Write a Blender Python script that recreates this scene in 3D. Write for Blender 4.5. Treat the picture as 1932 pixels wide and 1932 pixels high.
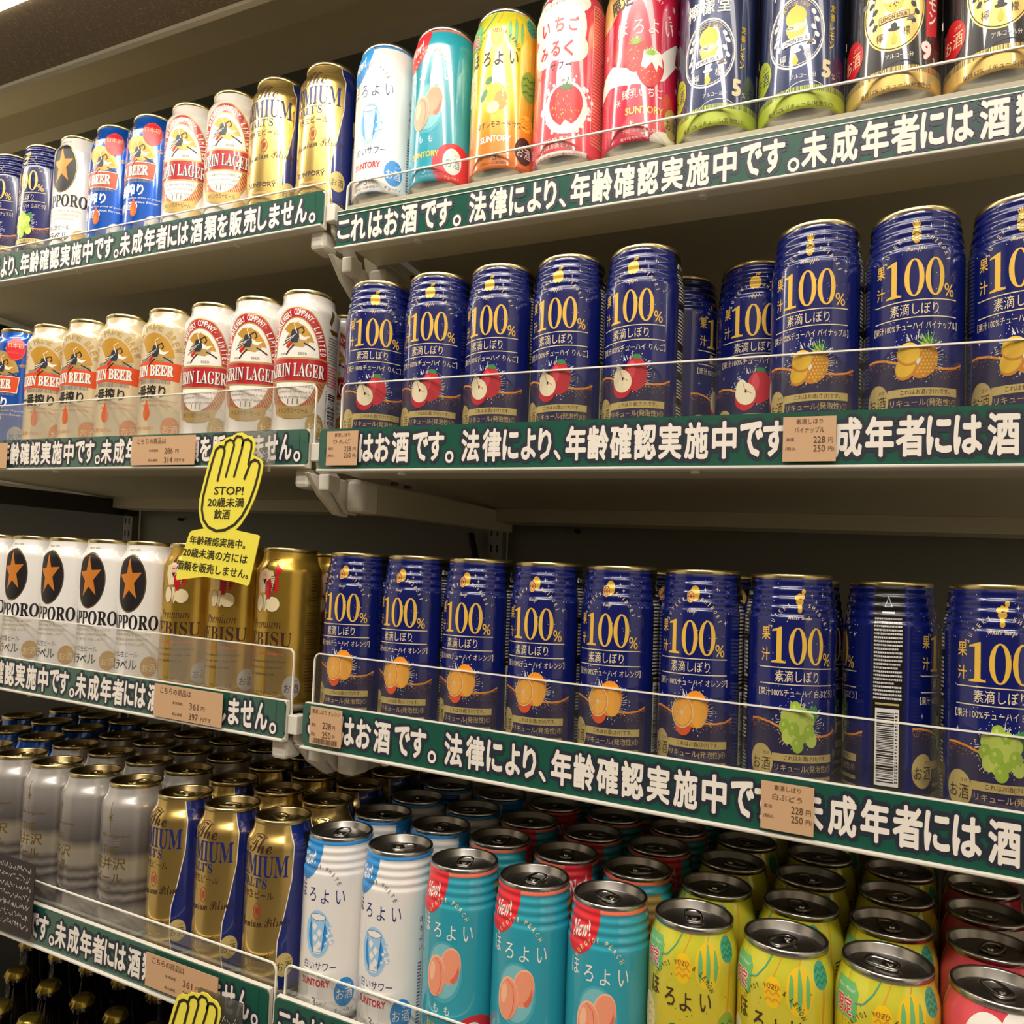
import bpy, math, random
from mathutils import Vector, Matrix, geometry
random.seed(7)
for o in list(bpy.data.objects): bpy.data.objects.remove(o)
SCN = bpy.context.scene
C = SCN.collection
PI = math.pi

# ------------------------------------------------------------------ camera
cd = bpy.data.cameras.new('camera'); cam = bpy.data.objects.new('camera', cd); C.objects.link(cam)
cd.sensor_width = 36; cd.lens = 36 * 1451.14 / 1932; cd.clip_start = .01; cd.clip_end = 50
cd.shift_y = 88.2 / 1932
_r = Vector((.90546906, .4227131, .03793962)); _u = Vector((-.0148884, -.05770158, .99822285)); _f = Vector((-.42415105, .90442477, .04595347))
cam.matrix_world = Matrix(((_r.x, _u.x, -_f.x, 0), (_r.y, _u.y, -_f.y, 0), (_r.z, _u.z, -_f.z, 0), (0, 0, 0, 1)))
SCN.camera = cam

# ------------------------------------------------------------------ world, lights, exposure
SCN.view_settings.view_transform = 'Standard'; SCN.view_settings.look = 'None'
SCN.view_settings.gamma = 1; SCN.view_settings.use_curve_mapping = False
SCN.view_settings.exposure = -0.40
W = bpy.data.worlds.new('world'); SCN.world = W; W.use_nodes = True
W.node_tree.nodes['Background'].inputs[0].default_value = (1, .86, .66, 1)
W.node_tree.nodes['Background'].inputs[1].default_value = .30
def area(name, loc, rot, sx, sy, power, col):
    l = bpy.data.lights.new(name, 'AREA'); l.shape = 'RECTANGLE'; l.size = sx; l.size_y = sy; l.energy = power; l.color = col
    o = bpy.data.objects.new(name, l); C.objects.link(o); o.location = loc; o.rotation_euler = rot; return o
WARM = (1, .94, .88)
area('aisle_light', (-.6, -.75, 2.05), (math.radians(20), 0, 0), 2.6, .14, 44, WARM)
area('aisle_light', (.3, -1.6, 2.05), (math.radians(-12), 0, 0), 3.0, .3, 108, WARM)  # added fill: lifts bounced light off the floor and opposite wall
area('case_lamp_light', (-.55, .488, .6155), (math.radians(6), 0, 0), 2.6, .020, 4.8, (1, .92, .78))

# the shelving was put up a touch out of level: every run drops gently towards the right
SX, SY = -.028124, -.013189
def S(x, y): return SX * (x + .3) + SY * (y - .62)

# ------------------------------------------------------------------ materials
MATS = {}
def srgb(r, g, b):
    f = lambda c: (c / 255 / 12.92) if c <= 10 else ((c / 255 + .055) / 1.055) ** 2.4
    return (f(r), f(g), f(b), 1)
def mat(name, rgb, rough=.4, metal=0., coat=0., emit=None, spec=None):
    if name in MATS: return MATS[name]
    m = bpy.data.materials.new(name); m.use_nodes = True; b = m.node_tree.nodes['Principled BSDF']
    b.inputs['Base Color'].default_value = srgb(*rgb); b.inputs['Roughness'].default_value = rough
    b.inputs['Metallic'].default_value = metal
    if coat: b.inputs['Coat Weight'].default_value = min(1, coat * 2); b.inputs['Coat Roughness'].default_value = .025
    if spec is not None: b.inputs['Specular IOR Level'].default_value = spec
    if emit:
        b.inputs['Emission Color'].default_value = (*emit[0], 1); b.inputs['Emission Strength'].default_value = emit[1]
    MATS[name] = m; return m
def ramp_mat(name, stops, rough=.3, metal=0., coat=.3, noise=None):
    """printed colour running up the can (object z, metres)"""
    if name in MATS: return MATS[name]
    m = bpy.data.materials.new(name); m.use_nodes = True; nt = m.node_tree; b = nt.nodes['Principled BSDF']
    tc = nt.nodes.new('ShaderNodeTexCoord'); sp = nt.nodes.new('ShaderNodeSeparateXYZ'); mr = nt.nodes.new('ShaderNodeMapRange')
    cr = nt.nodes.new('ShaderNodeValToRGB')
    nt.links.new(tc.outputs['Object'], sp.inputs[0]); nt.links.new(sp.outputs['Z'], mr.inputs['Value'])
    mr.inputs['From Min'].default_value = 0; mr.inputs['From Max'].default_value = .1635
    src = mr.outputs[0]
    if noise:
        mp = nt.nodes.new('ShaderNodeMapping'); mp.inputs['Scale'].default_value = noise[0]
        nz = nt.nodes.new('ShaderNodeTexNoise'); nz.inputs['Scale'].default_value = noise[1]
        ma = nt.nodes.new('ShaderNodeMath'); ma.operation = 'MULTIPLY_ADD'; ma.inputs[1].default_value = noise[2]
        nt.links.new(tc.outputs['Object'], mp.inputs[0]); nt.links.new(mp.outputs[0], nz.inputs['Vector'])
        nt.links.new(nz.outputs[0], ma.inputs[0]); nt.links.new(src, ma.inputs[2]); src = ma.outputs[0]
    nt.links.new(src, cr.inputs[0]); e = cr.color_ramp.elements
    while len(e) > 1: e.remove(e[-1])
    e[0].position = stops[0][0]; e[0].color = srgb(*stops[0][1])
    for p, c in stops[1:]:
        x = e.new(p); x.color = srgb(*c)
    nt.links.new(cr.outputs[0], b.inputs['Base Color'])
    b.inputs['Roughness'].default_value = rough; b.inputs['Metallic'].default_value = metal
    b.inputs['Coat Weight'].default_value = min(1, coat * 2); b.inputs['Coat Roughness'].default_value = .025
    MATS[name] = m; return m
def noise_mat(name, c1, c2, scale, rough=.6, lo=.45, hi=.7, stretch=(1, 1, 1)):
    if name in MATS: return MATS[name]
    m = bpy.data.materials.new(name); m.use_nodes = True; nt = m.node_tree; b = nt.nodes['Principled BSDF']
    tc = nt.nodes.new('ShaderNodeTexCoord'); mp = nt.nodes.new('ShaderNodeMapping'); mp.inputs['Scale'].default_value = stretch
    nz = nt.nodes.new('ShaderNodeTexNoise'); nz.inputs['Scale'].default_value = scale; nz.inputs['Detail'].default_value = 3
    cr = nt.nodes.new('ShaderNodeValToRGB'); nt.links.new(tc.outputs['Object'], mp.inputs[0])
    nt.links.new(mp.outputs[0], nz.inputs['Vector']); nt.links.new(nz.outputs[0], cr.inputs[0]); nt.links.new(cr.outputs[0], b.inputs['Base Color'])
    cr.color_ramp.elements[0].position = lo; cr.color_ramp.elements[1].position = hi
    cr.color_ramp.elements[0].color = srgb(*c1); cr.color_ramp.elements[1].color = srgb(*c2)
    b.inputs['Roughness'].default_value = rough; MATS[name] = m; return m
def clear_mat(name, tint, gloss, haze):
    m = bpy.data.materials.new(name); m.use_nodes = True; nt = m.node_tree; nt.nodes.remove(nt.nodes['Principled BSDF'])
    out = nt.nodes['Material Output']
    tr = nt.nodes.new('ShaderNodeBsdfTransparent'); tr.inputs[0].default_value = tint
    gl = nt.nodes.new('ShaderNodeBsdfGlossy'); gl.inputs['Roughness'].default_value = .04
    df = nt.nodes.new('ShaderNodeBsdfDiffuse'); df.inputs[0].default_value = (.8, .78, .74, 1)
    lw = nt.nodes.new('ShaderNodeFresnel'); lw.inputs[0].default_value = 1.4
    mu = nt.nodes.new('ShaderNodeMath'); mu.operation = 'MULTIPLY'; mu.inputs[1].default_value = gloss
    m1 = nt.nodes.new('ShaderNodeMixShader'); m2 = nt.nodes.new('ShaderNodeMixShader'); m2.inputs[0].default_value = haze
    nt.links.new(lw.outputs[0], mu.inputs[0]); nt.links.new(mu.outputs[0], m1.inputs[0])
    nt.links.new(tr.outputs[0], m1.inputs[1]); nt.links.new(gl.outputs[0], m1.inputs[2])
    nt.links.new(m1.outputs[0], m2.inputs[1]); nt.links.new(df.outputs[0], m2.inputs[2]); nt.links.new(m2.outputs[0], out.inputs[0])
    MATS[name] = m; return m
mat('navy_print', (11, 24, 98), .22, 0, .3); mat('plum_print', (40, 34, 74), .3, 0, .2); mat('black_print', (14, 14, 18), .35, 0, .2)
mat('gold_print', (238, 192, 76), .35, .1); mat('pale_gold', (206, 184, 116), .35, .15); mat('cream_print', (232, 214, 170), .5)
mat('white_print', (238, 234, 228), .25, 0, .5); mat('ink', (22, 18, 22), .45); mat('star_orange', (214, 128, 44), .4, .2)
mat('beer_gold', (200, 164, 66), .28, .85, .2); mat('malt_gold', (210, 180, 104), .24, .85, .2); mat('deep_blue', (18, 38, 120), .2, .2, .5)
mat('red_print', (186, 26, 40), .3, 0, .3); mat('dull_gold', (190, 158, 92), .4, .35); mat('lager_white', (226, 220, 212), .2, 0, .5)
mat('cream_can', (224, 206, 168), .24, .25, .4); mat('orange_red', (224, 78, 26), .35); mat('mane_gold', (198, 148, 50), .4, .2)
mat('blue_can', (10, 88, 190), .2, .35, .5); mat('grey_print', (120, 114, 112), .5); mat('silver_dot', (190, 188, 184), .3, .5)
mat('sky_blue', (46, 142, 214), .35); mat('pale_blue', (160, 204, 238), .4); mat('dark_blue_ink', (22, 34, 110), .4)
mat('teal_print', (44, 160, 180), .22, 0, .5); mat('teal_glow', (76, 174, 190), .24, 0, .5); mat('teal_glow2', (126, 196, 202), .24, 0, .5); mat('coral', (236, 118, 92), .3); mat('hot_red', (222, 46, 56), .3)
mat('peach', (244, 156, 122), .4); mat('peach_light', (250, 192, 156), .4); mat('peach_dark', (226, 110, 84), .4)
mat('leaf_green', (58, 128, 66), .4); mat('lime', (150, 190, 60), .4); mat('tag_green', (110, 184, 110), .4); mat('straw', (206, 28, 34), .3)
mat('straw_pink', (226, 74, 88), .22, 0, .5); mat('milk', (246, 238, 228), .35); mat('crimson', (206, 22, 62), .22, 0, .5)
mat('lemon', (238, 196, 30), .35); mat('sour_navy', (30, 42, 82), .26, .3, .4); mat('lime_band', (176, 190, 50), .35, .2)
mat('sour_black', (32, 28, 26), .28, .3, .4); mat('sour_gold', (214, 178, 96), .3, .4, .3); mat('apple_red', (200, 32, 48), .35)
mat('apple_flesh', (244, 232, 196), .4); mat('orange_fruit', (240, 152, 40), .4); mat('orange_pulp', (250, 180, 74), .4)
mat('orange_deep', (232, 92, 40), .4); mat('grape', (160, 190, 66), .4); mat('grape_light', (194, 212, 96), .4); mat('pine', (236, 190, 50), .4)
mat('pine_skin', (210, 138, 40), .4); mat('yuzu_text', (70, 50, 30), .5); mat('rim_gold', (206, 190, 138), .26, 1.); mat('rim_silver', (190, 188, 184), .24, 1.)
mat('lid_gold', (136, 118, 80), .3, 1.); mat('lid_silver', (176, 173, 168), .28, 1.); mat('tab_silver', (170, 166, 160), .22, 1.)
mat('brown_badge', (58, 28, 20), .4); mat('yuzu_orange', (226, 150, 50), .3); mat('misty_gold', (118, 94, 36), .4, .4)
mat('green_stripe', (140, 176, 60), .4); mat('mint', (60, 160, 140), .4)
ramp_mat('yuzu_can', [(0, (216, 110, 44)), (.22, (224, 140, 50)), (.45, (222, 196, 50)), (1, (216, 214, 60))], .22, .15, .5)
ramp_mat('mist_can', [(0, (150, 144, 138)), (.22, (166, 160, 152)), (.29, (84, 78, 76)), (.32, (150, 144, 136)), (.35, (80, 74, 72)), (.38, (150, 142, 132)), (.41, (100, 92, 88)),
    (.45, (160, 152, 136)), (.54, (164, 154, 134)), (.60, (96, 90, 86)), (.74, (130, 124, 120)), (.86, (168, 162, 156)), (1, (190, 186, 180))], .3, .35, .3, ((50, 50, 8), 1.2, .05))
mat('sign_green', (24, 84, 68), .22, 0, .6); mat('sign_green_dark', (14, 72, 48), .3, 0, .4); mat('sign_outline', (40, 46, 58), .4)
mat('sign_white', (240, 232, 220), .35); mat('enamel', (196, 188, 164), .38); mat('shelf_white', (224, 222, 214), .35)
mat('plastic_white', (222, 216, 202), .3); mat('kraft', (204, 164, 124), .6); mat('kraft_ink', (84, 56, 40), .6)
mat('sign_yellow', (244, 230, 78), .4); mat('sign_black', (40, 34, 16), .5); mat('screw', (80, 70, 50), .4, .8)
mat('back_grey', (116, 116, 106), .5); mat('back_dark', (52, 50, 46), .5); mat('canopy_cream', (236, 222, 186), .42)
mat('hole', (10, 10, 10), .8); mat('cap_gold', (180, 160, 70), .25, .9); mat('bottle_brown', (22, 12, 8), .08, 0, .6)
mat('bottle_label', (70, 66, 60), .5); mat('chalkboard', (48, 38, 40), .5); mat('chalk', (214, 204, 198), .6); mat('cable', (30, 30, 28), .5)
mat('aisle_wall', (96, 84, 68), .7); mat('bottom_panel_shade', (26, 24, 22), .6); mat('room_wall', (232, 224, 206), .8); mat('floor_tile', (118, 112, 102), .5); mat('edge_white', (244, 240, 226), .2, 0, 0, ((1, .95, .85), .0))  # lower rear panel near black: shade behind the bottles put into its colour
mat('lamp_lens', (255, 250, 236), .4, 0, 0, ((1, .93, .8), 14)); mat('lamp_panel', (255, 250, 236), .4, 0, 0, ((1, .9, .75), 4))
mat('tray_white', (226, 222, 210), .35)
noise_mat('speckle_board', (104, 90, 68), (168, 148, 112), 700, .7, .56, .78, (1, .35, 1))
clear_mat('clear_acrylic', (.985, .985, .98, 1), .3, .01); clear_mat('clear_film', (.97, .97, .97, 1), .9, .03)

# ------------------------------------------------------------------ flat artwork: triangles in millimetres on layers
TCACHE = {}
def glyphs(s, bold):
    k = (s, bold)
    if k in TCACHE: return TCACHE[k]
    cu = bpy.data.curves.new('t', 'FONT'); cu.body = s; cu.size = 1; cu.resolution_u = 2; cu.offset = bold; cu.fill_mode = 'FRONT'
    ob = bpy.data.objects.new('t', cu); C.objects.link(ob); bpy.context.view_layer.update()
    me = bpy.data.meshes.new_from_object(ob.evaluated_get(bpy.context.evaluated_depsgraph_get()))
    me.calc_loop_triangles(); vs = [(v.co.x, v.co.y) for v in me.vertices]
    tr = [tuple(vs[i] for i in t.vertices) for t in me.loop_triangles]
    bpy.data.objects.remove(ob); bpy.data.curves.remove(cu); bpy.data.meshes.remove(me)
    if tr:
        xs = [p[0] for t in tr for p in t]; ys = [p[1] for t in tr for p in t]; bb = (min(xs), max(xs), min(ys), max(ys))
    else: bb = (0, 1, 0, 1)
    TCACHE[k] = (tr, bb); return TCACHE[k]
def serif(s):
    return ''.join(chr(0x1D400 + ord(c) - 65) if 'A' <= c <= 'Z' else chr(0x1D41A + ord(c) - 97) if 'a' <= c <= 'z' else chr(0x1D7CE + ord(c) - 48) if '0' <= c <= '9' else c for c in s)
def ital(s):
    return ''.join('\u210e' if c == 'h' else chr(0x1D434 + ord(c) - 65) if 'A' <= c <= 'Z' else chr(0x1D44E + ord(c) - 97) if 'a' <= c <= 'z' else c for c in s)
def script(s):
    return ''.join(chr(0x1D4D0 + ord(c) - 65) if 'A' <= c <= 'Z' else chr(0x1D4EA + ord(c) - 97) if 'a' <= c <= 'z' else c for c in s)
class Art:
    def __init__(s): s.t = []; s.k = 0  # (tri, material name, layer); k lifts each stroke a hair above the last
    def up(s): s.k = (s.k + 1) % 16
    def tri(s, pts, m, l): s.t.append((pts, m, l + s.k / 16))
    def poly(s, pts, m, l):
        s.up()
        v = [Vector((p[0], p[1], 0)) for p in pts]
        for a, b, c in geometry.tessellate_polygon([v]): s.tri((pts[a], pts[b], pts[c]), m, l)
    def rect(s, a, b, c, d, m, l): s.up(); s.tri(((a, b), (c, b), (c, d)), m, l); s.tri(((a, b), (c, d), (a, d)), m, l)
    def ell(s, x, y, rx, ry, m, l, n=28, a0=0, a1=360, rot=0):
        s.up(); R = math.radians; cr, sr = math.cos(R(rot)), math.sin(R(rot)); P = []
        for i in range(n + 1):
            a = R(a0 + (a1 - a0) * i / n); px, py = rx * math.cos(a), ry * math.sin(a); P.append((x + px * cr - py * sr, y + px * sr + py * cr))
        for i in range(n): s.tri(((x, y), P[i], P[i + 1]), m, l)
    def ring(s, x, y, rx, ry, w, m, l, n=36, a0=0, a1=360, wy=None):
        s.up(); wy = wy or w * 1.33; R = math.radians; Q = []
        for i in range(n + 1):
            a = R(a0 + (a1 - a0) * i / n); c, q = math.cos(a), math.sin(a); Q.append(((x + rx * c, y + ry * q), (x + (rx - w) * c, y + (ry - wy) * q)))
        for i in range(n):
            (a, b), (c, d) = Q[i], Q[i + 1]; s.tri((a, b, d), m, l); s.tri((a, d, c), m, l)
    def line(s, pts, w, m, l, cap=True):
        for (x0, y0), (x1, y1) in zip(pts, pts[1:]):
            s.up(); dx, dy = x1 - x0, y1 - y0; L = math.hypot(dx, dy) or 1e-9; nx, ny = -dy / L * w / 2, dx / L * w / 2
            a, b, c, d = (x0 + nx, y0 + ny), (x0 - nx, y0 - ny), (x1 - nx, y1 - ny), (x1 + nx, y1 + ny)
            s.tri((a, b, c), m, l); s.tri((a, c, d), m, l)
        if cap:
            for p in pts: s.ell(p[0], p[1], w / 2, w / 2, m, l, 8)
    def text(s, st, x, y, w, h, m, l, bold=.0, slant=0, rot=0, fit=True):
        # heavier lettering = the same glyph stamped at small offsets around a circle
        tr, (x0, x1, y0, y1) = glyphs(st, 0); x0 -= bold; x1 += bold; y0 -= bold; y1 += bold; sx = w / (x1 - x0); sy = h / (y1 - y0) if fit else sx
        R = math.radians(rot); cr, sr = math.cos(R), math.sin(R); n = 0 if bold < .014 else 4 if bold < .03 else 6 if bold < .08 else 10
        for dx, dy in ([(bold * math.cos(2 * PI * (i + .5) / n), bold * math.sin(2 * PI * (i + .5) / n)) for i in range(n)] or [(0, 0)]):
            s.up()
            for t in tr:
                P = []
                for px, py in t:
                    a = (px + dx - (x0 + x1) / 2) * sx; b = (py + dy - (y0 + y1) / 2) * sy; a += b * slant; P.append((x + a * cr - b * sr, y + a * sr + b * cr))
                s.tri(tuple(P), m, l)
    def arc(s, st, x, y, rx, ry, a0, a1, w, h, m, l, bold=0.):
        n = len(st)
        for i, ch in enumerate(st):
            if ch == ' ': continue
            a = math.radians(a0 + (a1 - a0) * i / max(1, n - 1)); px, py = x + rx * math.cos(a), y + ry * math.sin(a)
            rot = math.degrees(math.atan2(math.cos(a) / rx, math.sin(a) / ry)); ww = w * (.35 if ch in 'I,1!' else 1)
            hh = h * (.3 if ch == ',' else 1)
            s.text(ch, px, py, ww, hh, m, l, bold, rot=-rot)
    def rows(s, u0, u1, v0, v1, n, m, l, seed=1, fill=.55):
        r = random.Random(seed); dv = (v1 - v0) / n
        for i in range(n):
            v = v1 - (i + .5) * dv; u = u0; end = u1 - (r.random() * .3 * (u1 - u0) if r.random() < .2 else 0)
            while u < end:
                w = .5 + r.random() * .8
                s.rect(u, v - dv * fill / 2 * (.6 + .4 * r.random()), min(u + w, end), v + dv * fill / 2, m, l); u += w + .28
    def barcode(s, u0, u1, v0, v1, l, seed=3, mb='white_print', mi='ink'):
        r = random.Random(seed); s.rect(u0, v0, u1, v1, mb, l); v = v0 + 2.5
        while v < v1 - 2.5:
            h = r.choice((.5, .5, .9, 1.4)); s.rect(u0 + 1.2, v, u1 - 3.2, v + h, mi, l + 1); v += h + r.choice((.6, .6, 1.1))
    def bars(s, u0, u1, v0, v1, m, l, seed=3):
        r = random.Random(seed); u = u0
        while u < u1: w = r.choice((.3, .5, .9)); s.rect(u, v0, min(u + w, u1), v1, m, l); u += w + r.choice((.35, .6))
    def spray(s, x, y, rx, ry, n, m, l, seed=1, lo=.85, hi=1.25, sz=.4):
        r = random.Random(seed)
        for _ in range(n):
            a = r.random() * 2 * PI; k = lo + (hi - lo) * r.random(); z = sz * (.5 + r.random()); s.ell(x + rx * k * math.cos(a), y + ry * k * math.sin(a), z, z * 1.3, m, l, 6)
def sake(a, x, y, rx, ry, mb, mt, l=2):
    a.ell(x, y, rx, ry, mb, l); a.text('お', x - rx * .42, y - ry * .12, rx * .72, ry * .72, mt, l + 1, .012); a.text('酒', x + rx * .42, y - ry * .12, rx * .76, ry * .8, mt, l + 1, .012)
    a.text('さけ', x + rx * .42, y + ry * .5, rx * .5, ry * .2, mt, l + 1)

def clip(poly, axis, c, keep_lo):
    out = []; n = len(poly)
    for i in range(n):
        p, q = poly[i], poly[(i + 1) % n]; dp, dq = p[axis] - c, q[axis] - c
        if not keep_lo: dp, dq = -dp, -dq
        if dp <= 0: out.append(p)
        if (dp < 0 < dq) or (dq < 0 < dp):
            t = dp / (dp - dq); o = [0, 0]; o[axis] = c; o[1 - axis] = p[1 - axis] + t * (q[1 - axis] - p[1 - axis]); out.append(tuple(o))
    return out
R0 = 33.0; NS = 60; DU = 2 * PI * R0 / NS
PROF = {  # v, radius (mm)
 'beer': [(0, 22), (1.2, 24.5), (4, 28), (9, 32.2), (13, 33), (138, 33), (140.5, 32.85), (143, 32.2), (145.5, 31), (148, 29.5), (150.5, 28.2), (153, 27.4), (156.5, 26.9), (160.5, 26.4)],
 'smooth': [(0, 25), (1.2, 26.5), (4, 29), (8, 32.3), (11, 33), (141, 33), (145, 32.5), (149.5, 31.6), (154, 30.4), (158, 29.2), (160.5, 28.4)],
 'round': [(0, 25), (1.2, 26.5), (4, 29), (8, 32.3), (11, 33), (134, 33), (139, 32.8), (144, 32.2), (149, 31.0), (154, 29.4), (158, 28.4), (160.5, 28.0)],
 'bead': [(0, 26), (1.2, 27), (4, 29), (8, 32.3), (11, 33), (129, 33)] + [(131 + i * .85, 33 - (i / 32) * 3.4 - .42 * (1 - math.cos(i * 2 * PI / 8))) for i in range(33)] + [(160.5, 28.9)],
}
def prof_r(P, v):
    for (a, ra), (b, rb) in zip(P, P[1:]):
        if v <= b: return ra + (rb - ra) * max(0, (v - a)) / (b - a)
    return P[-1][1]
def prof_n(P):
    ns = []
    for i in range(len(P)):
        a = P[max(0, i - 1)]; b = P[min(len(P) - 1, i + 1)]; dv, dr = b[0] - a[0], b[1] - a[1]; L = math.hypot(dv, dr); ns.append((dv / L, -dr / L))
    return ns
def nrm(P, N, v):
    for i in range(len(P) - 1):
        if v <= P[i + 1][0]:
            t = max(0, v - P[i][0]) / (P[i + 1][0] - P[i][0]); a = N[i][0] * (1 - t) + N[i + 1][0] * t; b = N[i][1] * (1 - t) + N[i + 1][1] * t; L = math.hypot(a, b); return a / L, b / L
    return N[-1]
def can_body(name, art, kind, base):
    P = PROF[kind]; N = prof_n(P); vs = []; fs = []; ms = []; nr = []; mats = []
    def mi(m):
        if m not in mats: mats.append(m)
        return mats.index(m)
    def put(u, v, off):
        k = u / DU; i = math.floor(k); t = k - i; a0 = i * 2 * PI / NS; a1 = a0 + 2 * PI / NS; r = prof_r(P, v)
        x = r * (math.sin(a0) * (1 - t) + math.sin(a1) * t); y = -r * (math.cos(a0) * (1 - t) + math.cos(a1) * t)
        a = a0 + t * (a1 - a0); nh, nv = nrm(P, N, v); n = (math.sin(a) * nh, -math.cos(a) * nh, nv)
        vs.append(((x + n[0] * off) / 1000, (y + n[1] * off) / 1000, (v + n[2] * off) / 1000)); nr.append(n); return len(vs) - 1
    g = [[put(i * DU, v, 0) for i in range(NS)] for v, r in P]; sil = mi('rim_silver'); bm = mi(base)
    for j in range(len(P) - 1):
        for i in range(NS): fs.append((g[j][i], g[j][(i + 1) % NS], g[j + 1][(i + 1) % NS], g[j + 1][i])); ms.append(sil if P[j][0] < 5 else bm)
    fs.append(tuple(reversed(g[0]))); ms.append(sil)
    vm = next(p[0] for p in P if p[0] > 7); vcuts = [p[0] for p in P if p[0] > 0]
    for pts, m, l in art.t:
        k = mi(m); off = .02 + .06 * l
        u0 = min(p[0] for p in pts); u1 = max(p[0] for p in pts); v0 = max(vm, min(p[1] for p in pts)); v1 = min(160.3, max(p[1] for p in pts))
        if v1 <= v0: continue
        if u1 - u0 < 1e-6: continue
        cu = [c for c in range(math.floor(u0 / DU), math.floor(u1 / DU) + 1)]; cv = [vm] + [v for v in vcuts if v0 < v < v1 and v > vm] + [160.3]
        for c in cu:
            q = list(pts)
            if u0 < c * DU: q = clip(q, 0, c * DU, False)
            if q and u1 > (c + 1) * DU: q = clip(q, 0, (c + 1) * DU, True)
            if len(q) < 3: continue
            for a, b in zip(cv, cv[1:]):
                w = q
                if min(p[1] for p in w) < a: w = clip(w, 1, a, False)
                if w and max(p[1] for p in w) > b: w = clip(w, 1, b, True)
                if len(w) < 3: continue
                ar = 0
                for i in range(len(w)): x0, y0 = w[i]; x1, y1 = w[(i + 1) % len(w)]; ar += x0 * y1 - x1 * y0
                if abs(ar) < 1e-5: continue
                if ar < 0: w = w[::-1]
                fs.append(tuple(put(min(max(p[0], c * DU + 1e-7), (c + 1) * DU - 1e-7), p[1], off) for p in w)); ms.append(k)
    me = bpy.data.meshes.new(name); me.from_pydata(vs, [], fs)
    for m in mats: me.materials.append(MATS[m])
    me.polygons.foreach_set('material_index', ms); me.polygons.foreach_set('use_smooth', [True] * len(fs))
    me.normals_split_custom_set_from_vertices([Vector(n) for n in nr]); me.update(); return me
def lathe(prof, n=48, cap=False):
    vs = []; fs = []
    for v, r in prof:
        for i in range(n): a = 2 * PI * i / n; vs.append((r * math.cos(a), r * math.sin(a), v))
    for j in range(len(prof) - 1):
        for i in range(n): fs.append((j * n + i, j * n + (i + 1) % n, (j + 1) * n + (i + 1) % n, (j + 1) * n + i))
    if cap: fs.append(tuple((len(prof) - 1) * n + i for i in range(n))); 
    return vs, fs
def mesh(name, vs, fs, mats, idx=None, smooth=False, scale=1.):
    me = bpy.data.meshes.new(name); me.from_pydata([tuple(c * scale for c in v) for v in vs], [], fs)
    for m in (mats if isinstance(mats, (list, tuple)) else [mats]): me.materials.append(MATS[m])
    if idx: me.polygons.foreach_set('material_index', idx)
    if smooth: me.polygons.foreach_set('use_smooth', [True] * len(fs))
    me.update(); return me
def lid_mesh(r, rim, panel):
    # double-seamed rim, steep chuck wall, countersink, flat panel
    pr = [(158.6, r - .9), (159.4, r), (162.6, r), (163.5, r - .8), (163.5, r - 2), (162.4, r - 2.7), (156.2, r - 4.4), (155.4, r - 5), (155.6, r - 5.8), (157.6, r - 6.3), (157.8, r - 9), (157.8, 0.01)]
    vs, fs = lathe(pr, 48); idx = [0] * (48 * 5) + [1] * (48 * 6)
    # embossed opening outline
    n = 24; b = len(vs)
    for k, (rr, z) in enumerate(((1., 157.9), (.86, 158.5), (.72, 157.9))):
        for i in range(n): a = 2 * PI * i / n; vs.append((9.5 * rr * math.cos(a), -9.5 + 10.5 * rr * math.sin(a), z))
    for k in range(2):
        for i in range(n): fs.append((b + k * n + i, b + k * n + (i + 1) % n, b + (k + 1) * n + (i + 1) % n, b + (k + 1) * n + i)); idx.append(1)
    me = mesh('lid', vs, fs, [rim, panel], idx, True, .001); return me
def tab_mesh(m):
    vs = []; fs = []; n = 28
    def outline(sx, sy, cy, z):
        b = len(vs)
        for i in range(n):
            a = 2 * PI * i / n; c, s_ = math.cos(a), math.sin(a); e = .62; vs.append((sx * abs(c) ** e * (1 if c > 0 else -1), cy + sy * abs(s_) ** e * (1 if s_ > 0 else -1), z))
        return b
    def band(a, b):
        for i in range(n): fs.append((a + i, a + (i + 1) % n, b + (i + 1) % n, b + i))
    L = [outline(7.2, 11.5, 3, 158.6), outline(7.6, 12, 3, 159.8), outline(7.0, 11.4, 3, 160.7), outline(5.6, 9.8, 3, 160.5), outline(5.2, 9.4, 3, 159.4)]
    for a, b in zip(L, L[1:]): band(a, b)
    # bridge with rivet, finger hole left open behind it
    y = -1
    b = len(vs); vs.extend([(-5.6, y - 5.6, 159.9), (5.6, y - 5.6, 159.9), (5.6, y + 4.5, 159.9), (-5.6, y + 4.5, 159.9)]); fs.append((b, b + 1, b + 2, b + 3))
    for z0, z1, r0, r1 in ((159.9, 161, 2.6, 2.2), (161, 161.2, 2.2, .01)):
        b = len(vs)
        for z, r in ((z0, r0), (z1, r1)):
            for i in range(12): a = 2 * PI * i / 12; vs.append((r * math.cos(a), -2 + r * math.sin(a), z))
        for i in range(12): fs.append((b + i, b + (i + 1) % 12, b + 12 + (i + 1) % 12, b + 12 + i))
    return mesh('pull_tab', vs, fs, m, None, True, .001)

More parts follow.
